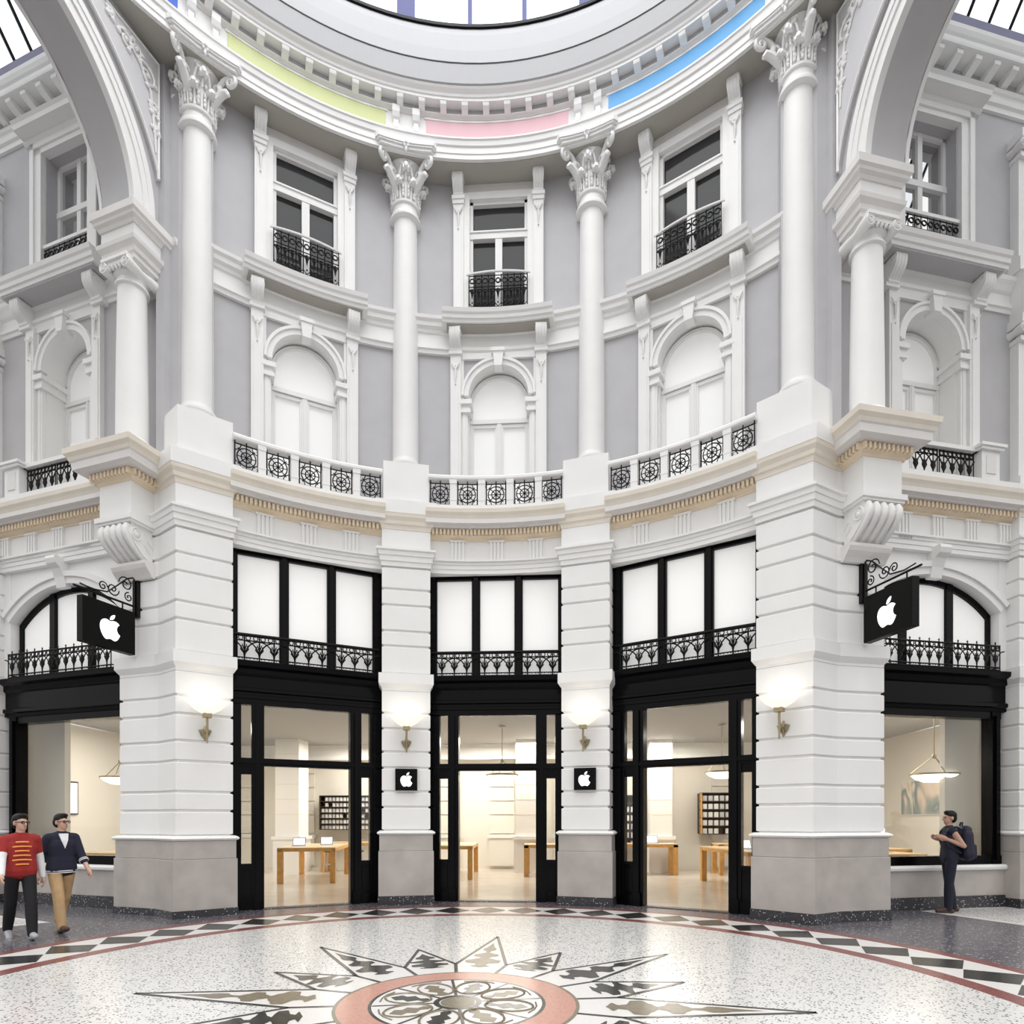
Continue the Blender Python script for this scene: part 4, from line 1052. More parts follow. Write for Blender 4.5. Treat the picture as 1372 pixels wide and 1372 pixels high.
    cz = 3.95; RA = 2.02; ha = math.asin(1.42/RA); xs_ = sg*SC0
    b = MB(F); b.box(*X(.7,SC0-1.42),-.06,.3,4.1,6.36); b.box(*X(SC0+1.42,4.4),-.06,.3,4.1,6.36); obj('jamb', b, WHITE, t)
    n = 20
    poly = [(xs_-1.5,6.4),(xs_+1.5,6.4),(xs_+1.5,cz+RA*cos(ha))] + [(xs_+RA*sin(ha-2*ha*i/n), cz+RA*cos(ha-2*ha*i/n)) for i in range(n+1)] + [(xs_-1.5,cz+RA*cos(ha))]
    b = MB(F); b.plate(poly, -.04, .3); obj('arch_head', b, WHITE, t)
    b = MB(F); b.band(xs_,cz,RA,RA+.12,-.10,.1,pi/2-ha,pi/2+ha,24); b.band(xs_,cz,RA+.12,RA+.22,-.14,.1,pi/2-ha,pi/2+ha,24); obj('archivolt', b, WHITE, t)
    b = MB(F); b.side([(0,6.42),(-.30,6.42),(-.32,6.36),(-.29,6.28),(-.2,6.22),(-.14,6.08),(-.10,5.90),(0,5.90)], xs_-.12, xs_+.12); obj('keystone', b, WHITE, t)
    b = MB(F); b.band(xs_,cz,RA-.10,RA+.005,y0,y0+.1,pi/2-ha,pi/2+ha,24); b.box(xs_-1.43,xs_-1.34,y0,y0+.1,4.3,cz+RA*cos(ha)); b.box(xs_+1.34,xs_+1.43,y0,y0+.1,4.3,cz+RA*cos(ha)); b.box(xs_-1.43,xs_+1.43,y0,y0+.1,4.3,4.4)
    for q in (-.5,.5): b.box(xs_+q-.065,xs_+q+.065,y0-.02,y0+.1,4.3,cz+math.sqrt(RA**2-.5**2))
    obj('window_frame', b, BLACK, t)
    def hz(x): return cz+math.sqrt(max(0,(RA-.08)**2-x*x))
    for q0, q1 in ((-1.36,-.5),(-.5,.5),(.5,1.36)):
        poly = [(xs_+q0,4.38),(xs_+q1,4.38)] + [(xs_+q1+(q0-q1)*i/8, hz(q1+(q0-q1)*i/8)) for i in range(9)]
        b = MB(F); b.plate(poly, y0+.05, y0+.06); obj('pane', b, LITPANE, t)
    g = th('guard_railing', 'black wrought-iron railing with finials on the %s passage shop fascia' % nm, 'railing', PF(sg,SC0,t0+.1,4.3), 'iron guard railings of the passages')
    inst('guard_panel', GUARDP, g, F @ Matrix.Translation((xs_,-.16,4.30)))
    for q in (1.32, -1.32):
        b = MB(F); b.tube([(xs_+q,-.16,4.72),(xs_+q,.05,4.72)], .012, 4); b.tube([(xs_+q,-.16,4.36),(xs_+q,.05,4.36)], .012, 4); obj('stay_bar', b, IRON, g)
    # shop window
    WIN[0] += 1
    t = th('window_%d' % WIN[0], 'large black framed shop window in the %s passage' % nm, 'window', PF(sg,SC0,t0,.6), kind='structure')
    b = MB(F); b.side([(.2,3.58),(-.05,3.58),(-.06,3.64),(-.10,3.66),(-.10,3.72),(-.05,3.75),(-.05,4.04),(-.10,4.08),(-.13,4.16),(-.20,4.20),(-.21,4.28),(.2,4.28)], *X(.5,4.28)); obj('fascia', b, BLACK, t)
    b = MB(F); b.box(*X(.6,4.2),-.02,.18,3.45,3.6); b.box(*X(3.98,4.16),-.04,.18,.78,3.6); b.box(*X(4.03,4.11),-.08,.1,.86,3.5); b.box(*X(.6,4.2),-.03,.18,.78,.94); b.box(*X(.6,.9),-.02,.18,.78,3.6); obj('window_frame', b, BLACK, t)
    b = MB(F); b.box(*X(.8,4.0),.08,.09,.92,3.47); obj('pane', b, CLEAR, t)
    b = MB(F); b.side([(.2,.68),(-.10,.68),(-.13,.70),(-.14,.74),(-.12,.78),(.2,.78)], *X(.5,4.22)); obj('stone_sill', b, WHITE, t, smooth=40)
    b = MB(F); b.box(*X(.5,4.3),-.07,.2,.22,.69); obj('stall_riser', b, PLINTH, t)
    b = MB(F); b.box(*X(.5,4.3),-.10,.2,0,.22); obj('granite_base', b, GRANITE, t)
    # far pilaster
    PA = [tuple((F @ Vector((sg*s,-y,0)))[:2]) for s, y in ((4.26,-.1),(4.26,.30),(5.3,.30),(5.3,-.1))]
    if sg < 0: PA = PA[::-1]
    build_pier(PA, PF(sg,4.8,t0+.3), 'rusticated white pier at the far side of the %s passage shop window' % nm, COURSES)
    t = th('ionic_pilaster', 'two-storey white Ionic pilaster at the %s edge of the upper passage wall' % nm, 'pilaster', PF(sg,4.8,t0,7.6), 'Ionic pilasters of the passage walls')
    for z0, z1 in ((7.6,10.40),(11.6,13.75)):
        b = MB(F); b.box(*X(4.42,5.2),-.16,.1,z0,z1); p = obj('pilaster_shaft', b, WHITE, t)
        C = F @ Matrix.Translation((sg*4.81,-.06,0))
        obj('ionic_capital', ionic_cap(C, .76, .36, z1+.02), WHITE, t, smooth=45)
        b = MB(F); b.box(*X(4.36,5.26),-.28,.1,z1+.27,z1+.38); b.box(*X(4.40,5.22),-.22,.1,z1-.06,z1+.02); obj('capital_slab', b, WHITE, t)
        b = MB(F); b.box(*X(4.36,5.26),-.24,.1,z0,z0+.25); obj('pilaster_base', b, WHITE, t)
    b = MB(F); b.box(*X(4.40,5.22),-.30,.1,10.78,11.6); obj('entablature_block', b, WHITE, t)
    # top cornice and glazed roof
    t = th('trim_%d' % (8+(sg>0)), 'bracketed white top cornice of the %s passage below the glass roof' % nm, 'cornice', PF(sg,SC0,t0,14.5), kind='structure')
    pa = [tuple((F @ Vector((sg*s,0,0)))[:2]) for s in ((.7,END) if sg > 0 else (END,.7))]
    b = MB(); b.sweep(pa, [(-.2,14.58),(.05,14.58),(.06,14.66),(.10,14.68),(.12,14.75),(.06,14.78),(.06,14.88),(.09,14.90),(.11,14.95),(-.2,14.95)]); obj('architrave', b, WHITE, t)
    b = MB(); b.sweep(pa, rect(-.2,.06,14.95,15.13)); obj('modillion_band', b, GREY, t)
    b = MB(); b.sweep(pa, [(-.2,15.12),(.38,15.12),(.39,15.15),(.39,15.22),(.42,15.25),(.45,15.31),(.46,15.37),(-.2,15.37)]); obj('corona', b, WHITE, t)
    b = MB(); b.sweep(pa, [(-.2,15.37),(.38,15.37),(.41,15.44),(.41,15.60),(.36,15.67),(-.2,15.67)]); obj('gutter', b, BLUEGREY, t)
    for i in range(14):
        inst('modillion', MODP, t, F @ Matrix.Translation((sg*(.95+.40*i),-.06,15.125)))
    roof = th('glass_roof', 'sloping glass roof with dark glazing bars over the %s passage' % nm, 'roof', PF(sg,SC0,t0+1,16), 'glass roofs of the passages')
    sl = [( -.30,15.67),(-2.6,18.3),(-4.8,15.67)]
    for i in range(13):
        xx = sg*(.85+.45*i)
        for (ya,za),(yb_,zb_) in zip(sl, sl[1:]):
            b = MB(F); b.tube([(xx,ya,za),(xx,yb_,zb_)], .035, 4); obj('glazing_bar', b, IRON, roof)
            if i < 12:
                b = MB(F); xn = sg*(.85+.45*(i+1)); b.add([(xx,ya,za+.01),(xn,ya,za+.01),(xn,yb_,zb_+.01),(xx,yb_,zb_+.01)],[(0,1,2,3)]); obj('pane', b, SKYPANE, roof)
    for u in (.25,.55,.85):
        b = MB(F); yy = -.30-2.3*u; zz = 15.67+2.63*u; b.tube([(sg*.8,yy,zz-.03),(sg*6.3,yy,zz-.03)], .022, 4); obj('purlin', b, IRON, roof)

# ------------------------------------------------------------------ signs and wall lamps
LP = ("12.152 6.896 c-.948 0-2.415-1.078-3.96-1.04 -2.04.027-3.91 1.183-4.961 3.014 -2.117 3.675-.546 9.103 1.519 12.09 1.013 1.454 2.208 3.09 3.792 3.039 "
      "1.52-.065 2.09-.987 3.935-.987 1.831 0 2.35.987 3.96.948 1.637-.026 2.676-1.48 3.676-2.948 1.156-1.688 1.636-3.325 1.662-3.415 -.039-.013-3.182-1.221-3.22-4.857 "
      "-.026-3.04 2.48-4.494 2.597-4.559 -1.429-2.09-3.623-2.324-4.39-2.376 -2-.156-3.675 1.09-4.61 1.09",
      "15.53 3.83 c.843-1.012 1.4-2.427 1.245-3.83 -1.207.052-2.662.805-3.532 1.818 -.78.896-1.454 2.338-1.273 3.714 1.338.104 2.715-.688 3.559-1.701")
def logo_polys(n=6):
    import re
    out = []
    for p in LP:
        nums = [float(q) for q in re.findall(r'-?\d*\.?\d+', p)]
        x, y = nums[:2]; pts = [(x, y)]; k = 2
        while k+5 < len(nums):
            c = nums[k:k+6]; k += 6
            P = [(x,y),(x+c[0],y+c[1]),(x+c[2],y+c[3]),(x+c[4],y+c[5])]
            for i in range(1, n+1):
                t = i/n; u = 1-t
                pts.append(tuple(u**3*P[0][j]+3*u*u*t*P[1][j]+3*u*t*t*P[2][j]+t**3*P[3][j] for j in (0,1)))
            x, y = P[3]
        out.append([((px-12)/24, (12-py)/24) for px, py in pts[:-1]])
    return out
def logo(T, size, y0, y1):
    b = MB(T)
    for poly in logo_polys():
        b.plate([(x*size, z*size) for x, z in poly], y0, y1)
    return b
for sg in (-1, 1):
    T = FR(0,0,0,-sg*rad(MIDB)) @ Matrix.Translation((.0,6.78,2.35))
    t = th('square_sign', 'square black sign with white apple logo on the pier %s of the middle doorway' % SIDE[sg], 'sign', T, 'square logo signs on the piers')
    b = MB(T); b.box(-.195,.195,-.085,-.012,-.195,.195); obj('sign_box', b, SIGNB, t)
    b = MB(T); b.box(-.205,.205,-.03,-.002,-.205,.205); obj('mounting_frame', b, SIGNB, t)
    obj('logo', logo(T, .27, -.092, -.084), LOGO, t, label='white apple logo with a bite')
    # projecting blade sign
    A = PF(sg,.45,0)
    t = th('blade_sign', 'black hanging blade sign with white apple logo beside the %s passage' % SIDE[sg], 'sign', PF(sg,.45,.05,4.7), 'hanging blade signs at the passages')
    # local frame: x = towards the passage (t), y = thickness, z
    n = Vector((sg*sin(PH), -cos(PH), 0)); dv = Vector((sg*cos(PH), sin(PH), 0))
    fx = n if sg > 0 else -n
    M4 = Matrix.Identity(4); yv = Vector((0,0,1)).cross(fx)
    for i in range(3): M4[i][0] = fx[i]; M4[i][1] = yv[i]
    o = A @ Vector((0,0,0)); M4[0][3] = o.x; M4[1][3] = o.y
    h = lambda v: v*(1 if sg > 0 else -1)
    def hb(b, x0, x1, *r): return b.box(*sorted((h(x0),h(x1))), *r)
    b = MB(M4); hb(b,.10,1.0,-.06,.06,4.35,5.06); obj('sign_box', b, SIGNB, t)
    cxl = h(.55)
    TL = M4 @ Matrix.Translation((cxl,0,4.69))
    obj('logo', logo(TL, .42, -.068, -.059), LOGO, t, label='white apple logo with a bite')
    TLb = TL @ Matrix.Rotation(pi,4,'Z'); obj('logo', logo(TLb, .42, -.068, -.059), LOGO, t)
    b = MB(M4); b.tube([(h(.06),0,5.18),(h(1.10),0,5.18)], .018, 4); b.tube([(h(.07),0,5.02),(h(.07),0,5.72)], .02, 4)
    for q in (.28,.85): b.tube([(h(q),0,5.05),(h(q),0,5.19)], .015, 4)
    for cx, cz, r, st, s2 in ((.22,5.50,.13,0,1),(.45,5.34,.11,pi,1),(.62,5.33,.08,0,-1),(.17,5.30,.08,pi/2,-1)):
        b.tube([(h(x),0,z) for x,z in spiral(cx,cz,r,1.4,18,st,s2)], .011, 4)
    b.tube([(h(.08),0,5.66),(h(.2),0,5.60),(h(.38),0,5.42),(h(.55),0,5.26),(h(.8),0,5.22),(h(1.0),0,5.24)], .012, 4)
    obj('scroll_bracket', b, IRON, t)
    b = MB(M4); hb(b,-.05,.05,-.06,.06,5.0,5.75); obj('wall_plate', b, IRON, t)

def sconce(T, label):
    """T: origin on the pier face at the bracket height (z ~2.95), -y outwards"""
    t = th('sconce', label, 'wall lamp', T, 'lit wall sconces on the piers')
    b = MB(T)
    for s in (-1,1): b.tube([(0,-.015,-.10),(s*.05,-.02,-.03),(s*.085,-.025,.05),(s*.04,-.03,.06),(s*.02,-.03,.0)], [.012,.018,.016,.014,.01], 6)
    b.tube([(0,-.015,-.13),(0,-.03,.02),(0,-.02,.12)], [.012,.025,.012], 6); obj('leaf_backplate', b, BRASS, t, smooth=50)
    b = MB(T); b.tube([(0,-.02,0),(0,-.12,.02),(0,-.19,.07),(0,-.21,.13)], .018, 6); obj('bracket_arm', b, BRASS, t, smooth=50)
    b = MB(T); b.tube([(0,-.21,-.18),(0,-.21,.26)], [.013,.02], 8); b.box(-.065,.065,-.275,-.145,.235,.30); obj('stem', b, BRASS, t)
    b = MB(T @ Matrix.Translation((0,-.21,0))); pr = [(.05,.29),(.10,.31),(.20,.37),(.265,.44),(.285,.48),(.275,.48),(.19,.385),(.09,.33),(0,.32)]
    b.lathe([(0,.29)]+pr, 32); obj('lamp_bowl', b, BOWL, t, smooth=50)
    l = bpy.data.lights.new('sconce_light', 'POINT'); l.energy = 1.3; l.color = (1,.90,.74); l.shadow_soft_size = .06
    o = bpy.data.objects.new('sconce_light', l); COL.objects.link(o); o.parent = t
    o.location = (0,-.21,.50)
for sg in (-1, 1):
    sconce(FR(0,0,0,-sg*rad(MIDB)) @ Matrix.Translation((0,6.78,3.02)), 'lit bowl sconce above the square sign on the pier %s of the middle doorway' % SIDE[sg])
    mx, my = (Qp[0]+Pp[0])/2, (Qp[1]+Pp[1])/2
    rt = atan2(Pp[1]-Qp[1], Pp[0]-Qp[0])
    sconce(Matrix.Translation((sg*mx, my, 3.02)) @ Matrix.Rotation(rt if sg > 0 else -rt, 4, 'Z'), 'lit bowl sconce on the wide corner pier at the %s passage' % SIDE[sg])

# ------------------------------------------------------------------ store furniture
def table(x, y, rot, wd, dp, label):
    T = FR(x,y,.004,rot)
    t = th('display_table', label, 'table', T, 'maple display tables in the store')
    b = MB(T); b.box(-wd/2,wd/2,-dp/2,dp/2,.885,.90); b.box(-wd/2+.002,wd/2-.002,-dp/2+.002,dp/2-.002,.872,.886); obj('table_top', b, WOODTOP, t)
    b = MB(T)
    b.box(-wd/2,wd/2,-dp/2,-dp/2+.05,.80,.875); b.box(-wd/2,wd/2,dp/2-.05,dp/2,.80,.875); b.box(-wd/2,-wd/2+.05,-dp/2+.05,dp/2-.05,.80,.875); b.box(wd/2-.05,wd/2,-dp/2+.05,dp/2-.05,.80,.875); obj('apron', b, WOOD, t)
    for sx in (-1,1):
        for sy in (-1,1):
            b = MB(T); b.box(*sorted((sx*wd/2,sx*(wd/2-.13))), *sorted((sy*dp/2,sy*(dp/2-.13))), 0, .872); obj('leg', b, WOOD, t)
    return T
TBL = {}
for key, x, y, r, wd, dp, lab in (
    ('L', -5.25,11.35,rad(11),1.40,2.7,'long maple table just inside the left doorway'),
    ('L2', -4.95,13.75,0,1.9,.7,'high maple table in front of the dark product shelf'),
    ('M1', -1.75,12.55,rad(3),1.35,2.5,'maple table at the left edge of the middle doorway'),
    ('M2', 1.30,12.70,0,1.95,1.0,'maple table at the right edge of the middle doorway'),
    ('R1', 3.75,13.25,0,1.9,.75,'far maple table in the right doorway before the white pier'),
    ('R2', 5.80,10.10,rad(7),1.35,2.8,'near maple table running back on the right side of the right doorway'),
    ('R3', 6.75,13.35,0,1.75,.9,'maple table in front of the wooden shelf in the right doorway'),
    ('PL', -8.15,7.85,rad(-15),1.5,1.1,'maple table inside the left passage shop window'),
    ('PR', 7.75,8.35,rad(15),1.7,1.0,'maple table with laptops close behind the right passage shop window'),
    ('PR2', 8.65,10.5,rad(15),1.8,1.0,'farther maple table with a monitor inside the right passage shop window')):
    TBL[key] = table(x, y, r, wd, dp, lab)
SCRB = mat('blue_screen', (.15,.45,.75), .2, emit=.5, ecol=(.25,.55,.85))
SCRW = mat('white_screen', (.7,.75,.85), .2, emit=.6, ecol=(.8,.85,.95))
ALU = mat('silver_aluminium', (.6,.6,.62), .35, metal=.8)
def laptop(T, scr, label):
    t = th('laptop', label, 'laptop', T, 'laptops on the display tables')
    b = MB(T); b.box(-.16,.16,-.11,.11,.0,.014); obj('base', b, ALU, t)
    L = T @ Matrix.Translation((0,.11,.014)) @ Matrix.Rotation(rad(-18),4,'X')
    b = MB(L); b.box(-.16,.16,-.0,.008,0,.22); ld = obj('lid', b, SIGNB, t)
    b = MB(L); b.box(-.148,.148,-.003,.0,.012,.208); obj('screen', b, scr, ld)
def monitor(T, scr, label):
    t = th('monitor', label, 'monitor', T, 'desktop monitors on the display tables')
    b = MB(T); b.box(-.10,.10,-.09,.09,0,.01); obj('foot', b, ALU, t)
    b = MB(T); b.box(-.07,.07,.03,.04,.01,.2); obj('stand', b, ALU, t)
    b = MB(T); b.box(-.26,.26,-.0,.03,.14,.50); p = obj('bezel', b, SIGNB, t)
    b = MB(T); b.box(-.245,.245,-.004,.0,.155,.485); obj('screen', b, scr, p)
on = lambda k, x, y, r=0: TBL[k] @ Matrix.Translation((x,y,.901)) @ Matrix.Rotation(r,4,'Z')
monitor(on('PR',-.62,.15,.3), SCRB, 'monitor with blue screen at the left edge of the right shop window')
laptop(on('PR',-.25,-.05,.3), SCRB, 'open laptop with teal screen on the right shop window table')
laptop(on('PR',.35,.1,.3), SCRW, 'open laptop with white screen on the right shop window table')
monitor(on('PR2',.45,.0,.35), SCRW, 'monitor with pale screen near the standing woman')
b = MB(on('PR2',-.1,.1)); b.box(-.09,.09,-.08,.08,0,.27); b.box(-.095,.095,-.085,.085,.27,.285)
top('speaker_box', b, DKWOOD, 'small dark speaker box on the farther right shop table', 'speaker')
laptop(on('L',-.35,-.6,0), SCRW, 'laptop at the front of the left doorway table')
laptop(on('L',.25,.1,.1), SCRW, 'laptop in the middle of the left doorway table')
laptop(on('R2',-.2,-.4,.2), SCRW, 'laptop at the front of the near right doorway table')
laptop(on('R1',.3,.0,0), SCRW, 'laptop on the far right doorway table')
laptop(on('M2',.1,.0,0), SCRB, 'laptop on the right table of the middle doorway')
laptop(on('PL',.3,.0,-.3), SCRW, 'laptop on the left passage shop table')
def stool(x, y, lab):
    T = FR(x,y,.004)
    t = th('stool', lab, 'stool', T, 'dark stools in the store')
    b = MB(T); b.lathe([(0,.62),(.17,.62),(.19,.65),(.17,.68),(0,.68)], 20); obj('seat', b, DKWOOD, t)
    for k in range(4):
        a = pi/4+k*pi/2; b = MB(T); b.tube([(.13*cos(a),.13*sin(a),.62),(.2*cos(a),.2*sin(a),0)], .016, 6); obj('leg', b, ALU, t)
    b = MB(T); b.tube([(.17*cos(q*pi/8),.17*sin(q*pi/8),.25) for q in range(17)], .01, 4); obj('foot_ring', b, ALU, t)
for x, y, lab in ((-5.55,13.2,'dark stool at the left end of the high table by the product shelf'),(-4.7,13.2,'dark stool at the right end of the high table by the product shelf'),
                  (6.2,12.6,'dark stool at the table before the wooden shelf'),(3.0,12.6,'dark stool near the far table of the right doorway')):
    stool(x, y, lab)
def shelf(T, wd, z0, z1, rows, cols, label, fill, gap=.5, sidewood=False):
    t = th('product_shelf', label, 'shelf', T, 'product shelves on the store back wall')
    b = MB(T); b.box(-wd/2,wd/2,.0,.28,z0,z1); obj('back_panel', b, DKWOOD, t)
    for s in (-1,1):
        b = MB(T); b.box(*sorted((s*wd/2,s*(wd/2-.03))),-.22,.02,z0,z1); obj('side_panel', b, WOOD if sidewood else DKWOOD, t)
    dz = (z1-z0)/rows
    for i in range(rows+1):
        b = MB(T); b.box(-wd/2,wd/2,-.2,.02,z0+dz*i-.012,z0+dz*i+.012); obj('shelf_board', b, DKWOOD, t)
    dx = (wd-.08)/cols
    bx = MB(); bx.box(-dx*.36,dx*.36,-.05,.05,0,dz*.62)
    for i in range(rows):
        for j in range(cols):
            if random.random() > fill: continue
            o = bpy.data.objects.new('product_box', PB[random.randrange(3)]); COL.objects.link(o)
            o.matrix_world = T @ Matrix.Translation((-wd/2+.04+dx*(j+.5), -.10, z0+dz*i+.0125)) @ Matrix.Diagonal((dx/.1, 1, dz/.18, 1))
            o['label'] = 'small boxed product on the %s' % label; o['category'] = 'box'; o['group'] = 'boxed products on the %s' % label
PB = []
for i, c in enumerate(((.8,.8,.78),(.72,.72,.7),(.55,.56,.58))):
    m = mat('product_card_%d' % i, c, .5); q = MB(); q.box(-.036,.036,-.05,.05,0,.115); q.box(-.03,.03,-.052,-.05,.012,.104); PB.append(mesh('product_box', q, m))
random.seed(3)
shelf(FR(-5.45,14.6,0,0), 1.75, 1.28, 2.36, 6, 14, 'dark wall shelf in the left doorway', .93)
shelf(FR(6.2,14.6,0,0), .95, 1.15, 2.42, 5, 5, 'wooden wall shelf at the right of the right doorway', .85, sidewood=True)
shelf(FR(3.35,14.6,0,0), 1.3, .75, 2.35, 6, 6, 'dark wall shelf at the left of the right doorway', .8)
# pendants
def pendant(x, y, z, lab, r=.40):
    T = FR(x,y,z)
    t = th('pendant_lamp', lab, 'pendant lamp', T, 'lit pendant bowls in the store')
    b = MB(T); b.lathe([(0,-.16),(r*.45,-.145),(r*.8,-.08),(r,0),(r*.97,.0),(0,-.05)], 32); obj('lamp_bowl', b, PEND, t, smooth=50)
    b = MB(T); b.lathe([(r*.97,-.01),(r*1.04,-.01),(r*1.04,.025),(r*.97,.025),(r*.97,-.01)], 32); obj('rim', b, BRASS, t)
    for k in range(3):
        a = 2*pi*k/3+.4; b = MB(T); b.tube([(r*cos(a),r*sin(a),.02),(.03*cos(a),.03*sin(a),.36)], .01, 5); obj('chain', b, BRASS, t)
    b = MB(T); b.tube([(0,0,.34),(0,0,3.98-z)], .012, 6); b.ball((0,0,.37), .05, 10, 7); b.lathe([(0,3.98-z-.05),(.08,3.98-z-.04),(.09,3.98-z),(0,3.98-z)], 16); obj('rod', b, BRASS, t, smooth=50)
pendant(-.17,10.7,2.72,'lit opal pendant bowl in the middle doorway')
pendant(5.35,10.8,2.78,'lit opal pendant bowl in the right doorway')
pendant(-8.75,8.6,2.55,'lit opal pendant bowl in the left passage shop window')
pendant(8.75,7.95,2.50,'lit opal pendant bowl in the right passage shop window', .42)
# added area fills below the store ceiling, boosting the pendant light
for i, x in enumerate((-8.2,-4.2,-.2,3.8,8.2)):
    area('store_fill_light', (x, 13.2 if abs(x) < 6 else 9.8, 3.9), (0,0,0), 3.0, 1.6, 128, (1,.955,.88))
# poster, painting and partitions
b = MB(); 
t = th('poster', 'narrow bright white poster on the left store wall', 'poster', FR(-10.98,9.7,1.7,pi/2))
b = MB(); b.box(-11.0,-10.96,9.3,10.1,1.72,2.56); obj('poster_frame', b, DKWOOD, t)
b = MB(); b.box(-10.96,-10.95,9.34,10.06,1.76,2.52); obj('poster_sheet', b, SCRW, t)
ART = bpy.data.materials.new('abstract_art'); ART.use_nodes = True
nt = ART.node_tree; bs = nt.nodes['Principled BSDF']; geo = nt.nodes.new('ShaderNodeNewGeometry'); nz = nt.nodes.new('ShaderNodeTexNoise'); nz.inputs['Scale'].default_value = 1.3; nz.inputs['Distortion'].default_value = 1.2
rp = nt.nodes.new('ShaderNodeValToRGB'); cr = rp.color_ramp
for i, (p_, c) in enumerate(((.30,(.75,.62,.42)),(.42,(.85,.80,.70)),(.50,(.20,.25,.23)),(.58,(.35,.38,.35)),(.66,(.80,.66,.52)),(.78,(.88,.84,.78)))):
    e = cr.elements[i] if i < 2 else cr.elements.new(p_)
    e.position = p_; e.color = (*c, 1)
mp = nt.nodes.new('ShaderNodeMapping'); mp.inputs['Scale'].default_value = (1,.9,.45)
nt.links.new(geo.outputs['Position'], mp.inputs['Vector']); nt.links.new(mp.outputs[0], nz.inputs['Vector']); nt.links.new(nz.outputs['Fac'], rp.inputs[0]); nt.links.new(rp.outputs[0], bs.inputs['Base Color'])
t = th('picture', 'wide abstract picture on the right store wall', 'picture', FR(10.98,11.9,1.7,-pi/2))
b = MB(); b.box(10.95,11.0,10.75,13.05,1.72,2.66); obj('picture_backing', b, INWHITE, t)
b = MB(); b.box(10.94,10.95,10.77,13.03,1.74,2.64); obj('picture_print', b, ART, t)
for sg in (-1, 1):
    F = PF(sg,0,T0[sg]-.75)
    b = MB(F); b.box(*sorted((sg*3.78,sg*4.9)),0,.12,.0,3.99)
    top('wall_partition_%s' % SIDE[sg], b, INWALL, 'pale partition wall behind the %s passage shop window' % SIDE[sg], 'wall', kind='structure', T=PF(sg,3.9,T0[sg]-.75))

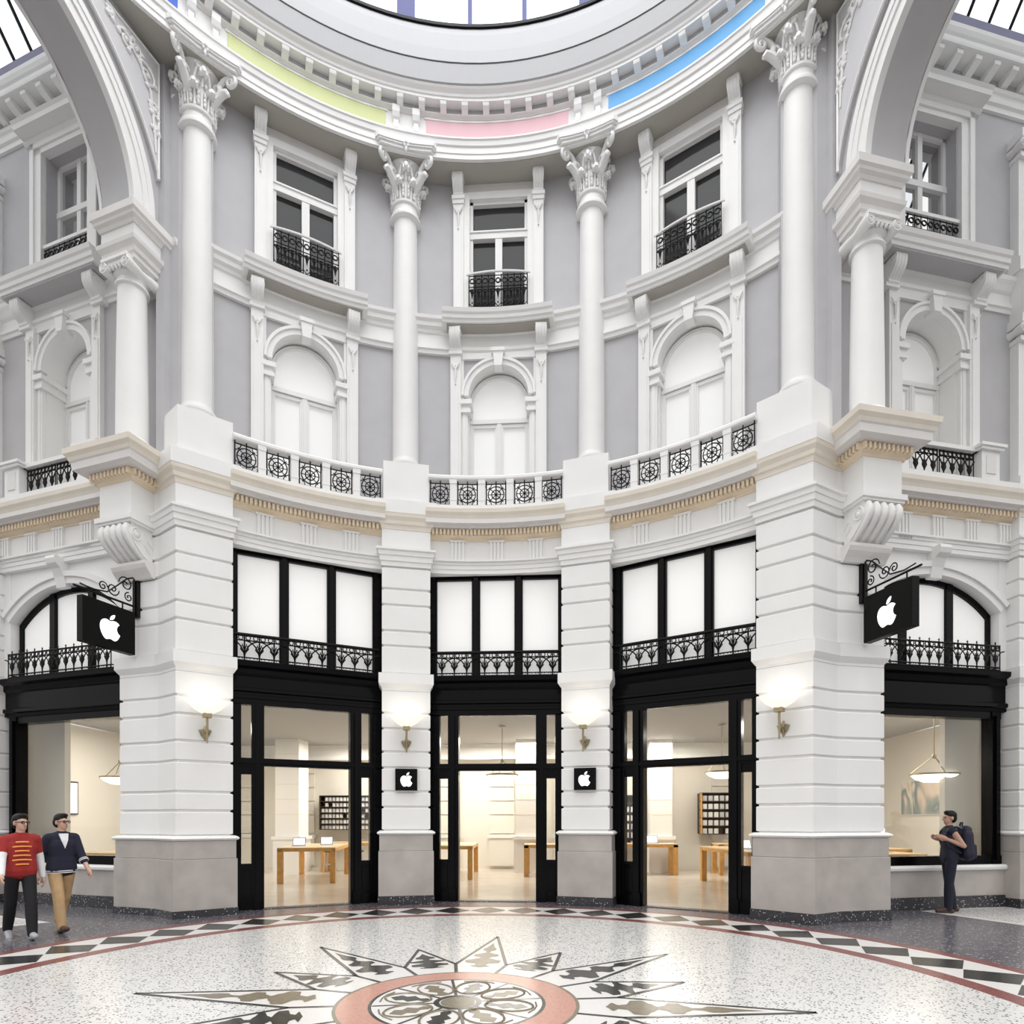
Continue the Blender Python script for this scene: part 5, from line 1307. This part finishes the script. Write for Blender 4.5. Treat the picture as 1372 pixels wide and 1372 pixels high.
# ------------------------------------------------------------------ people
def remesh(o, vox, it=4):
    m = o.modifiers.new('merge', 'REMESH'); m.mode = 'VOXEL'; m.voxel_size = vox; m.use_smooth_shade = True
    q = o.modifiers.new('soften', 'SMOOTH'); q.factor = .5; q.iterations = it
SKIN = mat('skin', (.58,.36,.27), .5)
SKIN2 = mat('skin_tanned', (.50,.30,.22), .5)
HAIR = mat('dark_hair', (.008,.006,.005), .5, spec=.25)
DARK = mat('black_detail', (.01,.01,.01), .4)
def person(label, loc, heading, H, legs, arms, head_yaw, skin, top_m, sleeve, trouser_m, shoe_m, sleeve_m=None, hem=.86, female=False):
    k = H/1.72
    T = FR(loc[0], loc[1], 0, heading) @ Matrix.Scale(k, 4)
    fo = lambda a: Vector((sin(a), 0, -cos(a)))
    J = {}
    for s in (-1,1):
        a, kn = legs[s]
        hip = Vector((0, s*.088, .91)); knee = hip + fo(a)*.42; ank = knee + fo(a-kn)*.415
        J['hip',s], J['knee',s], J['ank',s] = hip, knee, ank
    low = min(J['ank',s].z for s in (-1,1)); dz = .085 - low
    up = Vector((0,0,dz))
    for key in list(J): J[key] = J[key] + up
    z = lambda v: v + dz
    P = bpy.data.objects.new('person', None)
    bpy.data.objects.remove(P)
    b = MB(T); sh = .150 if female else .166
    hc_ = Vector((0,0,z(1.595)))
    hy = Matrix.Rotation(head_yaw, 3, 'Z')
    hp = lambda x, y, zz: hc_ + hy @ Vector((x, y, zz))
    b.capsule((0,-.07,z(.94)),.10,(0,.07,z(.94)),.10); b.capsule((0,0,z(.98)),.098,(0,0,z(1.15)),.092)
    b.capsule((0,-.06,z(1.26)),.10,(0,.06,z(1.26)),.10); b.capsule((0,-sh+.05,z(1.38)),.062,(0,sh-.05,z(1.38)),.062)
    b.capsule((-.005,0,z(1.40)),.056,(.01,0,z(1.53)),.05)
    hb = MB(T)
    for c, r in (((-.012,0,.03),(.088,.075,.092)),((.018,0,-.035),(.068,.058,.085)),((.04,0,-.075),(.042,.040,.036))):
        q = hp(*c); b.ball(tuple(q), r, 14, 10)
    b.capsule(hp(.082,0,.012),.011,hp(.100,0,-.022),.016)                     # nose
    b.capsule(hp(.078,-.03,.03),.012,hp(.078,.03,.03),.012)                   # brow
    b.capsule(hp(.074,-.018,-.062),.010,hp(.074,.018,-.062),.010)             # lips
    for s in (-1,1): b.ball(tuple(hp(-.01,s*.076,-.005)), (.022,.012,.034), 8, 6)
    for s in (-1,1):
        h_, kn, an = J['hip',s], J['knee',s], J['ank',s]
        b.capsule(h_,.080,kn,.052); b.capsule(kn,.052,kn+(an-kn)*.35,.052); b.capsule(kn+(an-kn)*.35,.052,an,.036)
        d = (an-kn).normalized(); fwd = Vector((-d.z,0,d.x))
        J['toe',s] = an + fwd*.16 + d*.05; J['heel',s] = an - fwd*.05 + d*.045
        b.capsule(an,.036,J['toe',s],.028); b.capsule(an,.036,J['heel',s],.03)
        ua, ab, ef, tw = arms[s]
        shd = Vector((0, s*sh, z(1.375)))
        ud = Vector((sin(ua)*cos(ab), s*sin(ab), -cos(ua)*cos(ab)))
        el = shd + ud*.285
        fa = ua + ef
        fd = Vector((sin(fa)*cos(ab*.6), s*sin(ab*.6)+tw, -cos(fa)*cos(ab*.6))).normalized()
        wr = el + fd*.245
        J['sh',s], J['el',s], J['wr',s] = shd, el, wr
        b.capsule(shd,.052,el,.040); b.capsule(el,.041,wr,.028)
        side = Vector((0,s,0)).cross(fd).normalized()
        palm = wr + fd*.075
        b.capsule(wr,.026,palm,.03); b.capsule(wr+side*.018+fd*.02,.018,palm+side*.026,.018); b.capsule(wr-side*.018+fd*.02,.018,palm-side*.026,.018)
        inn = Vector((0,-s,0))
        for i, (o_, ln) in enumerate(((.030,.066),(.010,.078),(-.010,.074),(-.030,.056))):
            p0 = palm + side*o_ + fd*.008; p1 = p0 + fd*ln*.55 + inn*.006; p2 = p1 + fd*ln*.42 + inn*.022
            b.capsule(p0,.0105,p1,.0098,8); b.capsule(p1,.0098,p2,.0085,8)
        p0 = wr + side*.022 + fd*.03; p1 = p0 + side*.026 + fd*.032 + inn*.012; p2 = p1 + fd*.032 + inn*.010
        b.capsule(p0,.013,p1,.0115,8); b.capsule(p1,.0115,p2,.0095,8)
    root = top('person', b, skin, label, 'person', T=FR(loc[0],loc[1],0,heading))
    remesh(root, .0075*k, 3)
    inv = TT[root.name]
    def cl(name, bb, m, vox=.010, lab=None):
        o = obj(name, bb, m, root, label=lab); remesh(o, vox, 4); return o
    # hair
    hb.ball(tuple(hp(-.022,0,.052)), (.094,.084,.082), 14, 10); hb.ball(tuple(hp(-.05,0,.0)), (.066,.078,.085), 12, 8); hb.ball(tuple(hp(.035,0,.10)), (.05,.06,.035), 12, 8)
    cl('hair', hb, HAIR, .010)
    for s in (-1,1):
        eb = MB(T); eb.ball(tuple(hp(.080,s*.030,.008)), (.008,.011,.008), 8, 6); obj('eye', eb, DARK, root)
    mb = MB(T); mb.ball(tuple(hp(.083,0,-.062)), (.006,.022,.006), 8, 6); obj('mouth', mb, mat('lips',(.35,.13,.11),.5), root)
    # trousers
    c = MB(T); c.capsule((0,-.065,z(.94)),.106,(0,.065,z(.94)),.106); c.capsule((0,-.05,z(.99)),.100,(0,.05,z(.99)),.100)
    for s in (-1,1):
        h_, kn, an = J['hip',s], J['knee',s], J['ank',s]
        c.capsule(h_,.092,kn,.072); c.capsule(kn,.072,kn+(an-kn)*.4,.072); c.capsule(kn+(an-kn)*.4,.072,an,.060)
        mid = kn+(an-kn)*.1
        c.tube([mid+Vector((.0,-.07,.02)),mid+Vector((.055,0,-.0)),mid+Vector((0,.07,.02))],.016,6)
    cl('trousers', c, trouser_m)
    # shoes
    for s in (-1,1):
        c = MB(T); an, to, he = J['ank',s], J['toe',s], J['heel',s]
        c.capsule(an+Vector((0,0,-.01)),.043,to,.038); c.capsule(an+Vector((0,0,-.01)),.043,he,.040); c.capsule(he,.036,to,.036)
        cl('shoe', c, shoe_m, .009)
    # upper garment
    c = MB(T)
    wy = .048 if female else .066
    for y_ in (-wy, 0, wy):
        c.capsule((0,y_*1.08,z(hem+.09)),.124,(0,y_*.95,z(1.08)),.113); c.capsule((0,y_*.92,z(1.08)),.108,(.004,y_*1.12,z(1.27)),.112)
    c.capsule((0,-sh+.055,z(1.345)),.082,(0,sh-.055,z(1.345)),.082); c.capsule((0,-.07,z(1.395)),.068,(0,.07,z(1.395)),.068); c.capsule((0,-sh+.02,z(1.372)),.075,(0,sh-.02,z(1.372)),.075); c.capsule((0,0,z(1.40)),.066,(0,0,z(1.445)),.062)
    for s in (-1,1):
        if sleeve:
            e = J['sh',s] + (J['el',s]-J['sh',s])*min(sleeve,1)
            c.capsule(J['sh',s],.066,e,.058)
            if sleeve > 1: c.capsule(J['el',s],.060,J['el',s]+(J['wr',s]-J['el',s])*(sleeve-1),.05)
    cl('upper_garment', c, top_m)
    if sleeve_m:
        for s in (-1,1):
            c = MB(T); c.capsule(J['sh',s],.056,J['el',s],.052); c.capsule(J['el',s],.052,J['wr',s],.040); cl('undershirt_sleeve', c, sleeve_m)
    return root, T, J, z
RED = mat('red_tshirt', (.30,.018,.016), .8, noise=.1, nscale=12)
ORG = mat('orange_print', (.85,.33,.08), .7)
WSL = mat('white_cotton', (.78,.78,.80), .8)
BLKT = mat('black_trousers', (.006,.006,.008), .8)
SNK = mat('grey_sneaker', (.40,.40,.44), .6)
NAVY = mat('navy_knit', (.012,.013,.032), .85)
KHAKI = mat('khaki_cotton', (.50,.33,.17), .8, noise=.1, nscale=10)
BRN = mat('brown_leather', (.05,.022,.014), .5)
NAV2 = mat('dark_navy_cotton', (.006,.007,.022), .8, noise=.1, nscale=8)
BAG = mat('navy_nylon', (.007,.007,.026), .6, noise=.1, nscale=20)
def front_arc(z, w, x=.128): return [(x*cos(q)-.0,   .175*sin(q), z) for q in [-w+2*w*i/10 for i in range(11)]]
# man in the red t-shirt
r1, T1, J1, z1 = person('man in a red t-shirt over white long sleeves, walking at the left edge', (-6.08,2.98), rad(-38), 1.70,
    {1:(rad(20),rad(8)), -1:(rad(-14),rad(14))}, {1:(rad(-12),rad(12),rad(12),0), -1:(rad(22),rad(10),rad(16),0)}, rad(26), SKIN, RED, .62, BLKT, SNK, WSL)
b = MB(T1)
for zz, ww in ((1.33,.40),(1.27,.62),(1.21,.45),(1.15,.55),(1.09,.62),(1.03,.40)):
    b.tube([(x,y,z1(zz)+.012*cos(y*12)) for x,y,_ in front_arc(0,ww,.121)], .011, 6)
obj('shirt_print', b, ORG, r1, label='orange lettering on the red shirt')
# man in the navy cardigan
r2, T2_, J2, z2 = person('man in a navy cardigan and khaki trousers, walking right past the shop window', (-6.0,3.58), rad(-30), 1.71,
    {1:(rad(-16),rad(16)), -1:(rad(20),rad(6))}, {1:(rad(20),rad(10),rad(18),0), -1:(rad(-14),rad(16),rad(24),0)}, rad(22), SKIN, NAVY, 1.45, KHAKI, BRN, None, .84)
b = MB(T2_); b.add([(.070,-.060,z2(1.435)),(.070,.060,z2(1.435)),(.127,0,z2(1.22)),(.02,-.060,z2(1.435)),(.02,.060,z2(1.435)),(.09,0,z2(1.22)),(.110,-.042,z2(1.34)),(.110,.042,z2(1.34))],[(0,1,7,6),(6,7,2),(5,4,3),(0,3,4,1),(1,4,5,2,7),(2,5,3,0,6)]); obj('white_shirt_front', b, WSL, r2)
b = MB(T2_)
for zz in (.875,.90): b.tube([(.122*cos(q), .190*sin(q), z2(zz)) for q in [2*pi*i/24 for i in range(25)]], .007, 5)
obj('hem_stripe', b, WSL, r2)
for s in (-1,1):
    b = MB(T2_); e = J2['el',s]; w_ = J2['wr',s]
    for u in (.30,.40):
        c = e+(w_-e)*u; d = (w_-e).normalized(); a1 = d.orthogonal().normalized(); a2 = d.cross(a1)
        b.tube([tuple(c+(a1*cos(2*pi*i/14)+a2*sin(2*pi*i/14))*.057) for i in range(15)], .007, 5)
    obj('cuff_stripe', b, WSL, r2)
for rr, TTm, zf, hyaw in ((r1,T1,z1,rad(26)),(r2,T2_,z2,rad(22))):
    b = MB(TTm); hy = Matrix.Rotation(hyaw,3,'Z'); cc = Vector((0,0,zf(1.595)))
    for s in (-1,1):
        b.tube([tuple(cc+hy@Vector((.094,s*.032+.024*cos(q),.006+.018*sin(q)))) for q in [2*pi*i/12 for i in range(13)]], .004, 4)
        b.tube([tuple(cc+hy@Vector((.09,s*.058,.012))), tuple(cc+hy@Vector((.0,s*.082,.012)))], .004, 4)
    b.tube([tuple(cc+hy@Vector((.096,-.012,.01))), tuple(cc+hy@Vector((.096,.012,.01)))], .004, 4)
    obj('glasses', b, DARK, rr)
# woman at the right shop window
WP = (7.86, 6.08)
r3, T3, J3, z3 = person('woman in navy sleeveless top and trousers looking into the right shop window', WP, rad(168), 1.74,
    {1:(rad(5),rad(4)), -1:(rad(-4),rad(4))}, {1:(rad(-30),rad(8),rad(146),-.25), -1:(rad(-26),rad(6),rad(142),.2)}, rad(8), SKIN2, NAV2, 0, NAV2, BRN, None, .84, True)
TB = T3 @ Matrix.Translation((-.17,0,z3(.98))) @ Matrix.Diagonal((1.12,1.1,1.15,1))
t = th('backpack', 'dark navy backpack worn by the woman at the right shop window', 'backpack', FR(WP[0],WP[1],0,rad(168)) @ Matrix.Translation((-.16,0,1.0)))
b = MB(TB)
for yy in (-.10,-.05,0,.05,.10): b.capsule((-.06,yy,.0),.085,(-.05,yy*.85,.30),.08)
b.capsule((-.05,-.07,.36),.07,(-.05,.07,.36),.07)
o = obj('bag_body', b, BAG, t); remesh(o, .012, 4)
b = MB(TB)
for yy in (-.08,-.04,0,.04,.08): b.capsule((-.13,yy,-.01),.05,(-.13,yy,.12),.048)
o = obj('front_pocket', b, BAG, t); remesh(o, .012, 4)
b = MB(TB); b.tube([(.0,-.04,.42),(-.01,-.03,.47),(-.01,.03,.47),(.0,.04,.42)], .012, 6); obj('top_handle', b, BAG, t)
for s in (-1,1):
    b = MB(TB); b.tube([(.02,s*.09,.36),(.09,s*.105,.405),(.17,s*.11,.40),(.225,s*.11,.34),(.245,s*.115,.24),(.20,s*.14,.12),(.05,s*.14,.03)], .017, 6); obj('shoulder_strap', b, BAG, t)
